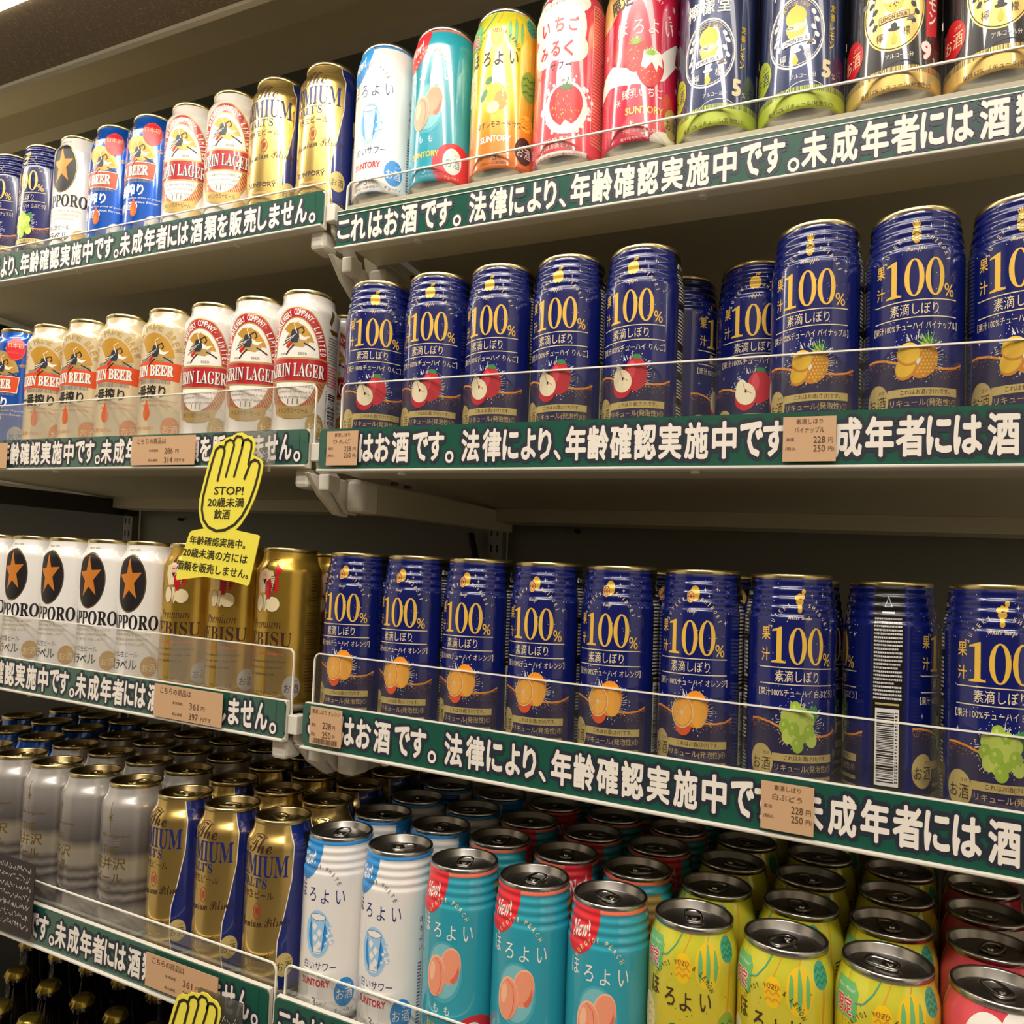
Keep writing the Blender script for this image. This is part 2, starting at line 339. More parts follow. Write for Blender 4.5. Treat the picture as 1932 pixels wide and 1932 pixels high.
# ------------------------------------------------------------------ can designs (u = mm round the can, v = mm up)
def blue(fruit):
    a = Art(); P = 'plum_print'
    for off in (0, 2 * PI * R0 / 2):
        b = Art(); G = 'gold_print'; Cr = 'cream_print'
        b.text('果', -24, 119.5, 6.6, 9.5, G, 2, .015); b.text('汁', -24, 104, 6.6, 9.5, G, 2, .015)
        # numerals
        b.poly([(-19.5, 98.3), (-9.2, 98.3), (-9.2, 99.4), (-12.3, 100.4), (-12.3, 124.6), (-13.4, 124.6), (-19.3, 122.2), (-19.3, 121.2), (-15.9, 121.6), (-15.9, 100.4), (-19.5, 99.4)], G, 2)
        for cx in (-1.2, 12): b.ring(cx, 111, 6.2, 13.4, 3.1, G, 2, 36, wy=1.1)
        b.ell(20, 104, 1.7, 2.6, G, 2, 12); b.ell(20, 104, .8, 1.5, 'navy_print', 3, 12); b.ell(24, 99.5, 1.7, 2.6, G, 2, 12); b.ell(24, 99.5, .8, 1.5, 'navy_print', 3, 12); b.line([(19.6, 97.5), (24.4, 106)], .9, G, 2, False)
        for v in (95, 83): b.rect(-28.3, v - .35, 28.3, v + .35, Cr, 2)
        b.text('素滴しぼり', -1, 89, 31, 8.6, Cr, 2, .008)
        b.text('【果汁100%チューハイ ' + {'orange': 'オレンジ', 'grape': '白ぶどう', 'apple': 'りんご', 'pine': 'パイナップル'}[fruit] + '】', 0, 77, 58, 5.8, Cr, 2, .006)
        b.arc('SUTEKI', 0, 108, 24, 34, 150, 109, 1.8, 3, Cr, 2); b.arc('SHIBORI', 0, 108, 24, 34, 72, 28, 1.8, 3, Cr, 2)
        b.text(script({'orange': 'Orange', 'grape': 'White Grape', 'apple': 'Apple', 'pine': 'Pineapple'}[fruit]), 0, 131, {'orange': 7, 'grape': 17, 'apple': 10, 'pine': 13}[fruit], 4.6, Cr, 2)
        if fruit == 'orange': b.ell(1.6, 145, 4, 6, G, 2); b.ell(-1.5, 142.5, 3.3, 4.8, 'orange_pulp', 3); b.ring(-1.5, 142.5, 2.7, 4, .4, 'navy_print', 4, 16); [b.line([(-1.5, 142.5), (-1.5 + 2.4 * math.cos(k), 142.5 + 3.6 * math.sin(k))], .3, 'navy_print', 4, False) for k in (0, 1.05, 2.1, 3.14, 4.2, 5.2)]
        if fruit == 'grape': [b.ell(x, y, 1.6, 2, G, 2, 12) for x, y in ((-2.2, 146), (0, 147.5), (2.2, 147), (-1.2, 143), (1.2, 143), (0, 139.5), (0, 136.8), (3, 150.5))]
        if fruit == 'apple': b.ell(-1.6, 143, 3.4, 5.6, G, 2); b.ell(1.6, 143, 3.4, 5.6, G, 2); b.line([(0, 148), (1, 151)], .7, G, 2); b.ell(2.8, 150.5, 1.8, 1.1, G, 2, 12, rot=30)
        if fruit == 'pine':
            b.ell(0, 141.5, 3.2, 6, G, 2); [b.line([(-3, 137 + k * 2.6), (3, 140 + k * 2.6)], .35, 'navy_print', 3, False) for k in range(4)]; [b.line([(3, 137 + k * 2.6), (-3, 140 + k * 2.6)], .35, 'navy_print', 3, False) for k in range(4)]
            [b.poly([(-1.2 + d * .3, 147), (1.2 + d * .3, 147), (d * 1.6, 153.5 - abs(d))], G, 2) for d in (-2, -1, 0, 1, 2)]
        # dark lower ground with the golden wave
        top = [(x, 52 + 3.5 * math.sin((x + 34) / 34 * PI * .9 + .4)) for x in [-34.5 + 69 * i / 24 for i in range(25)]]
        wav = [(-34.5, 56.5), (-28, 56.8), (-20, 55.2), (-10, 51.5), (0, 48.5), (10, 46.8), (20, 46.6), (28, 47.8), (34.5, 51)]
        b.poly([(-34.5, 3.4)] + [(34.5, 3.4)] + wav[::-1], P, 0)
        b.line(wav, 1.5, 'orange_fruit', 1, False); rr = random.Random(5)
        for _ in range(150):
            k = rr.random(); i = min(7, int(k * 8)); t = k * 8 - i; x = wav[i][0] * (1 - t) + wav[i + 1][0] * t; y = wav[i][1] * (1 - t) + wav[i + 1][1] * t
            z = .12 + .18 * rr.random(); b.ell(x, y - abs(rr.gauss(0, 2.6)) - .6, z, z * 1.3, 'orange_fruit', 1, 5)
        cy = 55
        b.spray(1, cy, 15.5, 15, 120, 'white_print', 2, 9, .8, 1.25, .28)
        for k in range(34):
            an = rr.random() * 2 * PI; r1 = 12 + 2 * rr.random(); r2 = r1 + 2 + 4 * rr.random(); b.line([(1 + r1 * math.cos(an), cy + r1 * math.sin(an)), (1 + r2 * math.cos(an), cy + r2 * math.sin(an + .06))], .35, 'white_print', 2, False)
        if fruit == 'orange':
            b.ell(-4.5, 45, 6.5, 8.5, 'orange_deep', 3); b.ell(4.5, 57, 9.5, 14, 'orange_fruit', 3); b.ell(7, 54, 6, 11, 'orange_pulp', 4); b.ell(-5.5, 54, 8.8, 12, 'cream_print', 5); b.ell(-5.5, 54, 8, 11, 'orange_fruit', 6)
            b.ell(-5.5, 54, 7.2, 10, 'orange_pulp', 7); [b.line([(-5.5, 54), (-5.5 + 7 * math.cos(k * PI / 4), 54 + 9.7 * math.sin(k * PI / 4))], .3, 'cream_print', 8, False) for k in range(8)]; b.ell(-5.5, 54, 1.2, 1.6, 'cream_print', 8, 10)
        if fruit == 'grape':
            b.poly([(6, 66), (13, 69), (15, 63), (12, 55)], 'leaf_green', 3)
            for k, (x, y) in enumerate([(-8, 60), (-9, 53), (-7, 46), (-2, 66), (-3, 59), (-3, 51), (-2, 44), (3, 62), (3, 54), (3, 47), (8, 58), (8, 50), (10, 44), (0, 40)]): b.ell(x, y, 4, 5.6, 'grape' if k % 2 else 'grape_light', 3 + k % 3, 18); b.ell(x - 1, y + 1.6, 1.1, 1.6, 'grape_light', 6, 8)
        if fruit == 'apple':
            b.ell(5, 55, 9.5, 13.5, 'apple_red', 3); b.ell(2, 59, 3, 7, 'straw_pink', 4); b.ell(6, 69, 4, 2, 'leaf_green', 5, rot=-12); b.ell(-6, 46, 8.5, 10, 'apple_red', 5); b.ell(-6, 50, 8, 9.5, 'apple_flesh', 6, rot=20); b.ell(-9, 55, 4.5, 7, 'apple_flesh', 6)
            b.line([(-8, 59), (-6, 53), (-1, 50)], .5, 'peach_dark', 7); b.ell(-5.5, 52, .9, 1.6, 'brown_badge', 7, 8)
        if fruit == 'pine':
            for k in range(11): an = math.radians(20 + k * 13); b.poly([(7.5, 60), (9.5, 62), (9 + 10 * math.cos(an), 60 + 14 * math.sin(an))], 'leaf_green' if k % 2 else 'lime', 3)
            b.ell(5, 52, 9, 12.5, 'pine_skin', 4, rot=-18)
            for i in range(-3, 4):
                for j in range(-4, 5):
                    if (i / 3.6) ** 2 + (j / 4.6) ** 2 < .8: b.ell(5 + i * 2.3 + (j % 2) * 1.1, 52 + j * 2.5, .8, 1, 'pine', 5, 6)
            b.ell(-5.5, 48, 6.5, 9, 'pine_skin', 6, rot=-20); b.ell(-6, 49, 6, 8, 'pine', 7, rot=-20); b.ell(-4, 57, 7.5, 8, 'pine_skin', 8, rot=10); b.ell(-4, 58, 7, 7.4, 'pine', 9, rot=10); b.ell(2, 52, 1.2, 2.4, 'white_print', 9, 8, rot=-20)
        sake(b, -25.8, 26.3, 9, 12.5, 'pale_gold', 'brown_badge', 2)
        b.rect(-17.5, 27.6, 29.5, 33.3, 'pale_gold', 2); b.text('これはお酒(さけ)です。', 7, 30.4, 32, 4.2, 'brown_badge', 4, .006)
        b.rect(-16.5, 19.2, 29.5, 27, 'plum_print', 2); b.text('リキュール(発泡性)①', 6.5, 23, 44, 6, 'pale_gold', 4, .012)
        b.rows(-16, 29, 13, 18.5, 1, 'pale_gold', 3, 2); b.rows(-16, 29, 7, 12, 1, 'pale_gold', 3, 4)
        for _ in range(60): z = .12 + .22 * rr.random(); b.ell(-32 + 64 * rr.random(), 72 + 86 * rr.random() ** .8, z, z * 1.3, 'white_print', 1, 5)
        for x, y in ((10, 148), (13, 143), (20, 148.5), (-27, 66), (26, 123)): b.poly([(x - 1.4, y), (x - .2, y + .3), (x, y + 2.2), (x + .2, y + .3), (x + 1.4, y), (x + .2, y - .3), (x, y - 2.2), (x - .2, y - .3)], 'white_print', 1)
        a.t += [(tuple((p[0] + off, p[1]) for p in t), m, l) for t, m, l in b.t]
    # side panels: recycling mark, small print and bar code on one seam; boxed notes on the other
    c0 = PI * R0 / 2
    a.rect(c0 - 11, 3.4, c0 + 11, 160, 'black_print', 0); a.ring(c0, 147, 3.4, 5.4, .8, 'white_print', 1, 3, 90, 450); a.rect(c0 - 4.4, 139.5, c0 + 4.4, 141, 'white_print', 1)
    a.rows(c0 - 9.5, c0 + 9.5, 76, 137, 22, 'white_print', 1, 11); a.rect(c0 - 8, 72.5, c0 + 8, 74, 'pale_gold', 1); a.barcode(c0 - 8, c0 + 8, 14, 70, 1, 5)
    a.rows(c0 + 5.4, c0 + 7.2, 16, 68, 22, 'ink', 2, 9)
    c1 = -c0
    a.rect(c1 - 11, 3.4, c1 + 11, 160, 'black_print', 0); a.rect(c1 - 7.5, 147, c1 - 4.5, 151, 'white_print', 1); a.text('TOMINAGA', c1 + 2.5, 149, 12, 3.2, 'white_print', 1, .02)
    for v0, v1, n in ((118, 144, 9), (84, 114, 10), (60, 80, 7), (38, 56, 6), (14, 34, 7)):
        a.rows(c1 - 8.5, c1 + 8.5, v0 + 1, v1 - 1, n, 'white_print', 1, int(v0))
        if v0 in (118, 14): a.line([(c1 - 9.5, v0), (c1 + 9.5, v0), (c1 + 9.5, v1), (c1 - 9.5, v1), (c1 - 9.5, v0)], .3, 'silver_dot', 1, False)
    return a
def star_can():
    a = Art(); I = 'ink'
    pts = [(6 + 18.6 * math.cos(t), 116 + (31.5 + 1.5 * math.sin(t)) * math.sin(t)) for t in [2 * PI * i / 40 for i in range(40)]]
    a.ell(5.5, 116, 18.8, 32, I, 1, 44); a.ring(5.5, 116, 18.2, 31.2, .4, 'beer_gold', 2, 44)
    st = []
    for i in range(10): t = PI / 2 + i * PI / 5 + .06; r = 1 if i % 2 == 0 else .4; st.append((5 + 15.2 * r * math.cos(t), 119 + 25.5 * r * math.sin(t)))
    a.poly(st, 'star_orange', 3)
    a.text(serif('SAPPORO'), 5.5, 73.3, 66, 16.5, I, 2, .015)
    a.text('SINCE 1876', 5, 153, 17, 2.2, 'misty_gold', 1)
    for v, w, s_ in ((60, 52, 'BETWEEN MALT & HOPS'), (54.6, 46, 'DRINKING EXPERIENCE'), (49.2, 40, 'BEST UP TO THE LAST')): a.text(s_, 5.5, v, w, 2.7, 'dull_gold', 1)
    a.text('サッポロ生ビール', -1, 38.6, 42, 6.5, I, 2, .012); a.text('黒ラベル', -1, 27, 40, 12, I, 2, .02)
    sake(a, 31, 25.5, 8.6, 11.2, 'mane_gold', 'cream_print', 2); a.text('生ビール', 3, 15, 12, 2, 'grey_print', 1)
    a.rows(56, 72, 30, 140, 34, 'grey_print', 1, 4); a.barcode(76, 92, 20, 80, 1, 8)
    for v in (33, 38): a.rows(-60, -40, v, v + 60, 20, 'grey_print', 1, 5)
    return a
def gold_figure_can():
    a = Art(); I = 'brown_badge'; F = 'cream_print'
    # seated robed figure with a red fish, drawn loosely as on the can
    a.ring(7, 141, 12, 11, .3, I, 1, 24, 10, 150, wy=.5); a.ell(-3, 137, 4.2, 6, F, 2); a.poly([(-5, 142), (-1, 142), (-2, 152)], I, 3)
    a.poly([(-11, 139), (-4, 141), (6, 140), (9, 133), (6, 120), (-9, 118), (-13, 130)], F, 1); a.ell(-3, 134.5, 3.2, 5, 'peach_light', 3); a.poly([(-5.5, 131.5), (-.5, 131.5), (-3, 126.5)], I, 4); a.rect(-5, 135.4, -1.2, 135.9, I, 4)
    a.poly([(-2, 128), (4, 133), (6, 124), (4, 112), (-2, 113)], 'red_print', 3); a.poly([(9, 148), (16, 141), (12, 135), (13, 124), (8, 115), (9, 130)], 'straw', 2)
    for k in range(7): a.line([(4.5, 121 + k * 2.2), (9.5, 122 + k * 2.2)], .5, 'ink', 4, False)
    a.ell(7, 107, 8, 8, F, 2); a.ring(7, 107, 8, 8, .35, I, 3, 28, wy=.5); a.ell(-9, 108, 5, 9, F, 2); a.ring(-9, 108, 5, 9, .35, I, 3, 24, wy=.5); a.poly([(-4, 116), (0, 116), (1, 102), (-2, 98), (-4, 104)], F, 4); a.line([(-4, 116), (-2, 98), (0, 116)], .35, I, 5, False)
    a.text(ital('Premium'), -1, 87.5, 36, 9, I, 1, .012); a.text(serif('YEBISU'), -3, 72.5, 62, 14.5, I, 1, .0)
    a.text(serif('SINCE 1890, TOKYO'), -2, 58, 46, 3, 'orange_deep', 1)
    for v, w, s_ in ((50.5, 54, 'Luscious premium beer brewed from'), (44.5, 48, 'fine malt and select hops with'), (38.5, 34, 'time traditional art.')): a.text(ital(s_), -4, v, w, 3.2, I, 1)
    a.text('ヱビスビール(生)', 4, 19.5, 26, 5, I, 1, .01); sake(a, 29.8, 26, 8.9, 11.4, 'silver_dot', 'brown_badge', 2)
    a.rows(43, 58, 62, 100, 16, I, 1, 8, .3); a.line([(44, 106), (57, 106), (57, 136), (44, 136), (44, 106)], .3, I, 1, False); a.rows(46, 55, 110, 133, 7, I, 1, 3, .3); a.rows(43, 58, 20, 58, 12, I, 1, 6, .3)
    return a
def runner(a, x, y, s, l):
    """bounding maned beast of the crest"""
    def p(L): return [(x + q[0] * s, y + q[1] * s * 1.15) for q in L]
    a.poly(p([(-12, 8), (-6, 13), (2, 13.5), (10, 10), (16, 3), (19, -3), (10, -3), (4, 2), (-6, 4)]), 'mane_gold', l)
    a.poly(p([(-11, -2), (-7, 3), (1, 5), (8, 2), (14, -4), (8, -8), (0, -7), (-8, -6)]), 'dull_gold', l + 1)
    a.poly(p([(-5, -1), (-3, 7), (3, 8), (5, 2), (3, -4), (-3, -4)]), 'sign_outline', l + 2); a.poly(p([(4, 4), (9, 1), (15, 2), (10, -2), (5, -1)]), 'milk', l + 2)
    for k in range(5): a.line(p([(-13 + k, -6 + k * 1.6), (-7 + k, -3 + k * 1.2), (-2 + k, 0 + k)]), .7 * s, 'milk' if k % 2 else 'sign_outline', l + 3, False)
    a.poly(p([(-9, -7), (-4, -3), (-2, -4), (-6, -9)]), 'straw', l + 3)
    a.line(p([(2, 7), (7, 10), (9, 6), (7, 4)]), 1.3 * s, 'ink', l + 3, False); a.line(p([(9, -4), (14, -6), (20, -9)]), 1.3 * s, 'ink', l + 3, False); a.line(p([(0, -6), (-5, -10), (-8, -14)]), 1.4 * s, 'ink', l + 3, False); a.line(p([(2, 4), (-1, 12), (4, 15)]), .8 * s, 'milk', l + 4, False)
def lager():
    a = Art(); x = 11; G = 'dull_gold'; Rd = 'red_print'
    a.ell(x, 85, 34.5, 59, G, 0, 60); a.ell(x, 85, 33.4, 57.4, Rd, 1, 60); a.ell(x, 85, 26, 47, G, 2, 60); a.ell(x, 85, 25, 45.6, 'milk', 3, 60)
    a.ring(x, 85, 33.4, 57.4, 7.4, G, 3, 50, 180, 360, wy=11)
    for k in range(15): t = math.radians(192 + k * 4.2); t2 = math.radians(348 - k * 4.2); [a.line([(x + 26.4 * math.cos(q), 85 + 47.6 * math.sin(q) + 2), (x + 32.6 * math.cos(q), 85 + 56.5 * math.sin(q))], 1.1, Rd, 4, False) for q in (t, t2)]
    a.arc('KIRIN BREWERY COMPANY, LIMITED', x, 85, 29.5, 52, 168, 12, 3.1, 6.6, 'milk', 4, .03)
    runner(a, x - 1, 110, 1.05, 4)
    a.text('KIRIN', x - 12, 94, 8, 2.4, 'grey_print', 5, .01); a.text('BEER', x + 8, 94, 9, 2.8, 'grey_print', 5, .01)
    a.poly([(x - 36, 68), (x - 30, 65.5), (x, 64.2), (x + 30, 65.5), (x + 36, 68), (x + 35, 90), (x + 28, 91.5), (x, 90), (x - 28, 91.5), (x - 35, 90)], G, 5)
    a.poly([(x - 35, 69.6), (x - 30, 67.5), (x, 66), (x + 30, 67.5), (x + 35, 69.6), (x + 34, 88.4), (x + 28, 89.4), (x, 88), (x - 28, 89.4), (x - 34, 88.4)], Rd, 6)
    a.text(serif('KIRIN LAGER'), x + .7, 76.6, 62, 14.5, 'ink', 7, .02); a.text(serif('KIRIN LAGER'), x, 77.2, 62, 14.5, 'milk', 8, .01)
    for v, w, s_ in ((60, 40, 'The legendary KIRIN is'), (54.5, 40, 'a symbol of “Good Luck.”'), (49, 38, 'Enjoy its original quality.')): a.text(s_, x, v, w, 3.4, 'grey_print', 5)
    a.poly([(x - 22, 43), (x, 38.6), (x + 22, 43), (x + 20, 32), (x + 8, 27), (x - 8, 27), (x - 20, 32)], G, 5); a.text('キリンラガービール', x, 35.5, 32, 5.4, 'ink', 6, .012)
    for d in (-5, 0, 5): a.line([(x + d, 42), (x + d, 47)], .9, 'misty_gold', 5)
    sake(a, x + 23, 21.5, 9.5, 12.5, G, 'cream_print', 2)
    a.poly([(46, 125), (60, 125), (60, 120), (50, 120)], 'misty_gold', 1); a.poly([(46, 131), (51, 147), (54, 143), (49, 128)], 'misty_gold', 1)
    a.rows(46, 62, 88, 117, 10, 'grey_print', 1, 9); a.rows(46, 62, 64, 87, 8, 'straw_pink', 1, 10); a.barcode(47, 64, 8, 60, 1, 12); a.rows(45, 47, 8, 60, 22, 'grey_print', 1, 2)
    return a
def first_brew(blue_can=False):
    a = Art(); x = 6 if not blue_can else 0; tx = 'milk' if blue_can else 'ink'
    a.arc('KIRIN PRIME BREW' if not blue_can else 'PRIME BREW', x + 4, 88, 33, 52, 158 if not blue_can else 150, 30, 5, 8.5, 'dull_gold', 1, .03)
    a.ell(x + 4, 98, 26, 34, 'mane_gold' if not blue_can else 'dull_gold', 1, 30, 12, 130); runner(a, x + 8, 109, 1.0, 2)
    a.bars(x - 14, x + 28, 96, 103, 'grey_print', 1, 4); a.bars(x - 14, x + 26, 74, 79, 'grey_print', 1, 6)
    x2 = x + (0 if not blue_can else -7)
    a.poly([(x2 - 34, 78), (x2, 80), (x2 + 35.5, 77.5), (x2 + 37.5, 98), (x2, 99.5), (x2 - 36, 98)], 'orange_red', 3)
    if blue_can: a.line([(x2 - 36, 98), (x2, 99.5), (x2 + 37.5, 98), (x2 + 35.5, 77.5), (x2, 80), (x2 - 34, 78)], .8, 'milk', 4, False)
    a.text(serif('KIRIN BEER'), x2 + .5, 88.2, 58, 12.8, 'ink', 4, .03); a.text(serif('KIRIN BEER'), x2, 88.7, 58, 12.8, 'milk', 5, .03)
    a.text('一番搾り', x - 2 if not blue_can else -6, 65, 48, 15, tx, 2, .03)
    if blue_can:
        a.ell(24, 135, 11.2, 15.5, 'hot_red', 5); a.ring(24, 135, 10.6, 14.7, .4, 'coral', 6); a.text('日本初', 24, 139, 17, 6, 'cream_print', 6, .0); a.text('糖質ゼロビール', 24, 130, 17, 3, 'coral', 6)
        a.text('糖質0', -4, 45, 32, 11, 'milk', 2, .01); sake(a, 30, 22, 9.5, 12.5, 'silver_dot', 'blue_can', 3)
    else:
        a.text('〈麦芽100%〉', 0, 23, 34, 5, 'star_orange', 1); sake(a, 34.5, 24, 10.2, 12.5, 'star_orange', 'cream_print', 3)
        for uu in (48, 53): a.rows(uu, uu + 2.6, 20, 140, 30, 'star_orange', 1, 3)
    a.ell(6.5, 40, 4.6, 8, 'orange_deep', 3); a.poly([(2.3, 43), (10.7, 43), (6.2, 56)], 'orange_deep', 3); a.ell(5.6, 39, 2, 4.5, 'star_orange', 4, 14)
    for v, w, s_ in ((54.5, 46, 'The first press of genuine'), (49.5, 36, 'delicious flavor.')): a.text(s_, 18, v, w, 2.8, 'star_orange' if not blue_can else 'milk', 2)
    return a
def malts():
    a = Art(); W_ = [(32, 160), (35, 141), (34, 110), (28.5, 78), (23.5, 55), (23, 31), (25.6, 14), (27, 3.4)]
    a.poly(W_ + [(84, 3.4), (84, 160)], 'deep_blue', 0); a.line(W_, .8, 'milk', 1, False)
    a.text(script('The'), 1, 142, 27, 15, 'brown_badge', 2); a.line([(-14, 143), (-8, 150), (0, 151), (8, 148)], .7, 'brown_badge', 2, False)
    a.text(serif('PREMIUM'), -6.4, 122.5, 74, 20, 'dark_blue_ink', 3, -.0)
    a.text(serif("MALT'S"), -7, 107, 36, 9, 'dark_blue_ink', 2); a.text('天然水生ビール', -6, 96, 48, 7.6, 'brown_badge', 2, .0)
    a.ring(2, 81, 4.2, 7.4, .6, 'red_print', 3, 20); a.text('醸', 2, 81, 4.4, 7, 'red_print', 4)
    a.text(script('Premium Pilsner'), 6, 71, 56, 9, 'brown_badge', 2, 0, 0, 6); a.ring(-2, 46, 20, 8, .5, 'brown_badge', 1, 24, 200, 340)
    a.text('SUNTORY', 0, 38, 34, 5.6, 'brown_badge', 2, .02); a.rows(-12, 14, 17, 31, 3, 'dull_gold', 1, 3); sake(a, 30.5, 32, 8.4, 11, 'pale_gold', 'ink', 4)
    a.rect(47, 30, 62, 150, 'black_print', 1); a.rows(49, 60, 110, 122, 5, 'silver_dot', 2, 3); a.rect(47, 88, 60, 104, 'pale_gold', 2); a.barcode(48, 62, 20, 76, 2, 3); a.rows(49, 60, 78, 86, 4, 'dull_gold', 2, 7)
    a.text('SUNTORY', -70, 100, 30, 8, 'brown_badge', 1)
    return a
def misty():
    a = Art(); G = 'misty_gold'
    for k in range(8): t = k * PI / 4; a.line([(4, 130), (4 + 3.4 * math.cos(t), 130 + 5 * math.sin(t))], .7, G, 1, False)
    a.rect(3.7, 112, 4.3, 146, G, 1); a.text(script('Karuizawa'), 8, 111, 34, 6, G, 1)
    for v in (106.5, 104, 101.6): a.rows(-5, 16, v - 1, v + 1, 1, 'grey_print', 1, int(v))
    a.text('THE', 4, 96.5, 20, 9, G, 1, .0); a.text('軽井沢', 2, 82.5, 42, 13, G, 1, .015); a.text('ビール', 3, 68, 34, 10, G, 1, .015); a.text('Clear', 4, 58, 10, 4, G, 1)
    a.text('浅間名水', 6, 33, 16, 6, 'grey_print', 1); a.text('生ビール', 8, 18, 12, 3, 'grey_print', 1)
    return a
def mellow_head(a, who, mt, mn, band, corner):
    a.rect(-103.6, 157, 103.6, 160.3, band, 1)
    a.poly([(-30, 160.2), (.8, 160.2), (1.2, 152), (-1, 141), (-6, 131), (-13, 125), (-19, 123.5), (-26, 125), (-31, 131), (-33, 145)], corner, 2)
    a.text(ital('New!'), -16.5, 143, 20, 12, 'milk', 3, .03, .15, 14)
    a.arc('HOROYOI ' + who, 1, 96, 25, 42, 140, 43, 2.3, 3.8, mn, 4, .015)
    for ch, x, y in (('ほ', -19.5, 114.5), ('ろ', -6, 113), ('よ', 7, 112.5), ('い', 21, 112.5)): a.text(ch, x, y, 8.2, 12.5, mt, 2, .008)
def alc(a, m): a.text('アルコール分', -10, 19, 14, 3, m, 2); a.text('3', .5, 19.4, 4, 7.6, m, 2); a.text('%ALC.', 8.5, 18.4, 10.5, 3.4, m, 2); a.text('リキュール(発泡性)①', 0, 13, 28, 3, m, 2)
def white_sour():
    a = Art(); mellow_head(a, 'WHITE', 'dark_blue_ink', 'grey_print', 'sky_blue', 'sky_blue')
    a.ell(1, 79, 13, 21, 'pale_blue', 1, 30); a.ell(1, 79, 9.5, 16.5, 'sky_blue', 2, 30); a.poly([(-6.5, 94), (8.5, 94), (6, 63), (-3, 63)], 'pale_blue', 3); a.ring(1, 94, 7.6, 3.2, .35, 'dark_blue_ink', 5, 24, wy=.4)
    a.ell(1, 94, 7.2, 2.8, 'milk', 4); a.line([(-6.5, 94), (-3, 63), (6, 63), (8.5, 94)], .4, 'dark_blue_ink', 5); a.ell(1.5, 63.5, 4.5, 2, 'milk', 4)
    for k, (x, y) in enumerate([(-2, 85), (3, 80), (-1, 75), (3, 70), (0, 66)]): a.poly([(x - 2.4, y), (x, y + 4), (x + 3, y + 1), (x + .5, y - 3.5)], 'milk', 5)
    a.spray(12, 78, 4.5, 12, 14, 'milk', 6, 4, .2, 1, .9); a.spray(12, 78, 4.5, 12, 8, 'pale_blue', 6, 5, .2, 1.1, .8)
    a.text('白いサワー', 3.5, 51, 33, 8, 'dark_blue_ink', 2, .008); a.text('SUNTORY', 0, 36, 30, 6.4, 'straw', 2, .03); sake(a, 28.4, 28.5, 9.4, 12.8, 'sky_blue', 'milk', 2)
    a.text('チューハイ', 28.4, 12.6, 17, 4, 'dark_blue_ink', 2); alc(a, 'grey_print'); a.rect(-103.6, 3.4, 103.6, 6, 'sky_blue', 1); a.line([(-30, 5), (-10, 8), (12, 8), (40, 5)], 1.6, 'sky_blue', 1, False)
    for k, ch in enumerate('ほろよい'): a.text(ch, 44.5, 106 - k * 8, 3.2, 4.6, 'dark_blue_ink', 1)
    a.rows(42.5, 46, 14, 70, 20, 'dark_blue_ink', 1, 4); a.rows(50, 66, 20, 130, 40, 'grey_print', 1, 8); a.rect(-96, 100, -66, 156, 'blue_can', 1)
    return a
def peach_can():
    a = Art(); mellow_head(a, 'PEACH', 'milk', 'cream_print', 'coral', 'hot_red')
    a.ell(1, 80, 16.5, 25, 'teal_glow', 1, 34); a.ell(1, 81, 14.5, 22, 'teal_glow2', 2, 34)
    a.ell(7, 86, 9, 15, 'peach_light', 3, 30, rot=-8); a.ell(7.6, 85.4, 8.2, 14, 'peach', 4, 30, rot=-8); a.ell(11, 80, 3.6, 8, 'peach_dark', 5, 20, rot=-10); a.ell(6.5, 87, 7.2, 12.5, 'peach', 6, 28, rot=-8)
    a.ell(-6, 76, 9.4, 17, 'peach_light', 7, 30, rot=-4); a.ell(-5.6, 75.4, 8.6, 16, 'peach', 8, 30, rot=-4); a.line([(-7, 91), (-1.5, 86), (0, 76), (-1.5, 66), (-4, 61)], .7, 'peach_dark', 9, False); a.ell(-9.5, 79, 3, 8, 'peach_light', 9, 18, rot=-6)
    a.text('も', -5, 50, 4.6, 7, 'milk', 2, .005); a.text('も', 5.5, 49.5, 4.6, 7, 'milk', 2, .005); a.text('SUNTORY', 0, 34.5, 29, 6, 'lemon', 2, .03)
    a.ell(30, 24, 22, 22, 'hot_red', 1, 36); a.rect(-103.6, 3.4, 103.6, 7.5, 'coral', 2); sake(a, 28, 28, 9.6, 12.8, 'milk', 'teal_print', 3); a.text('チューハイ', 28, 12, 15, 3.5, 'cream_print', 3); alc(a, 'pale_blue')
    a.rect(50, 3.4, 66, 150, 'dull_gold', 1); a.rows(51, 65, 20, 145, 40, 'brown_badge', 2, 9); a.rect(-92, 90, -70, 150, 'dull_gold', 1)
    return a
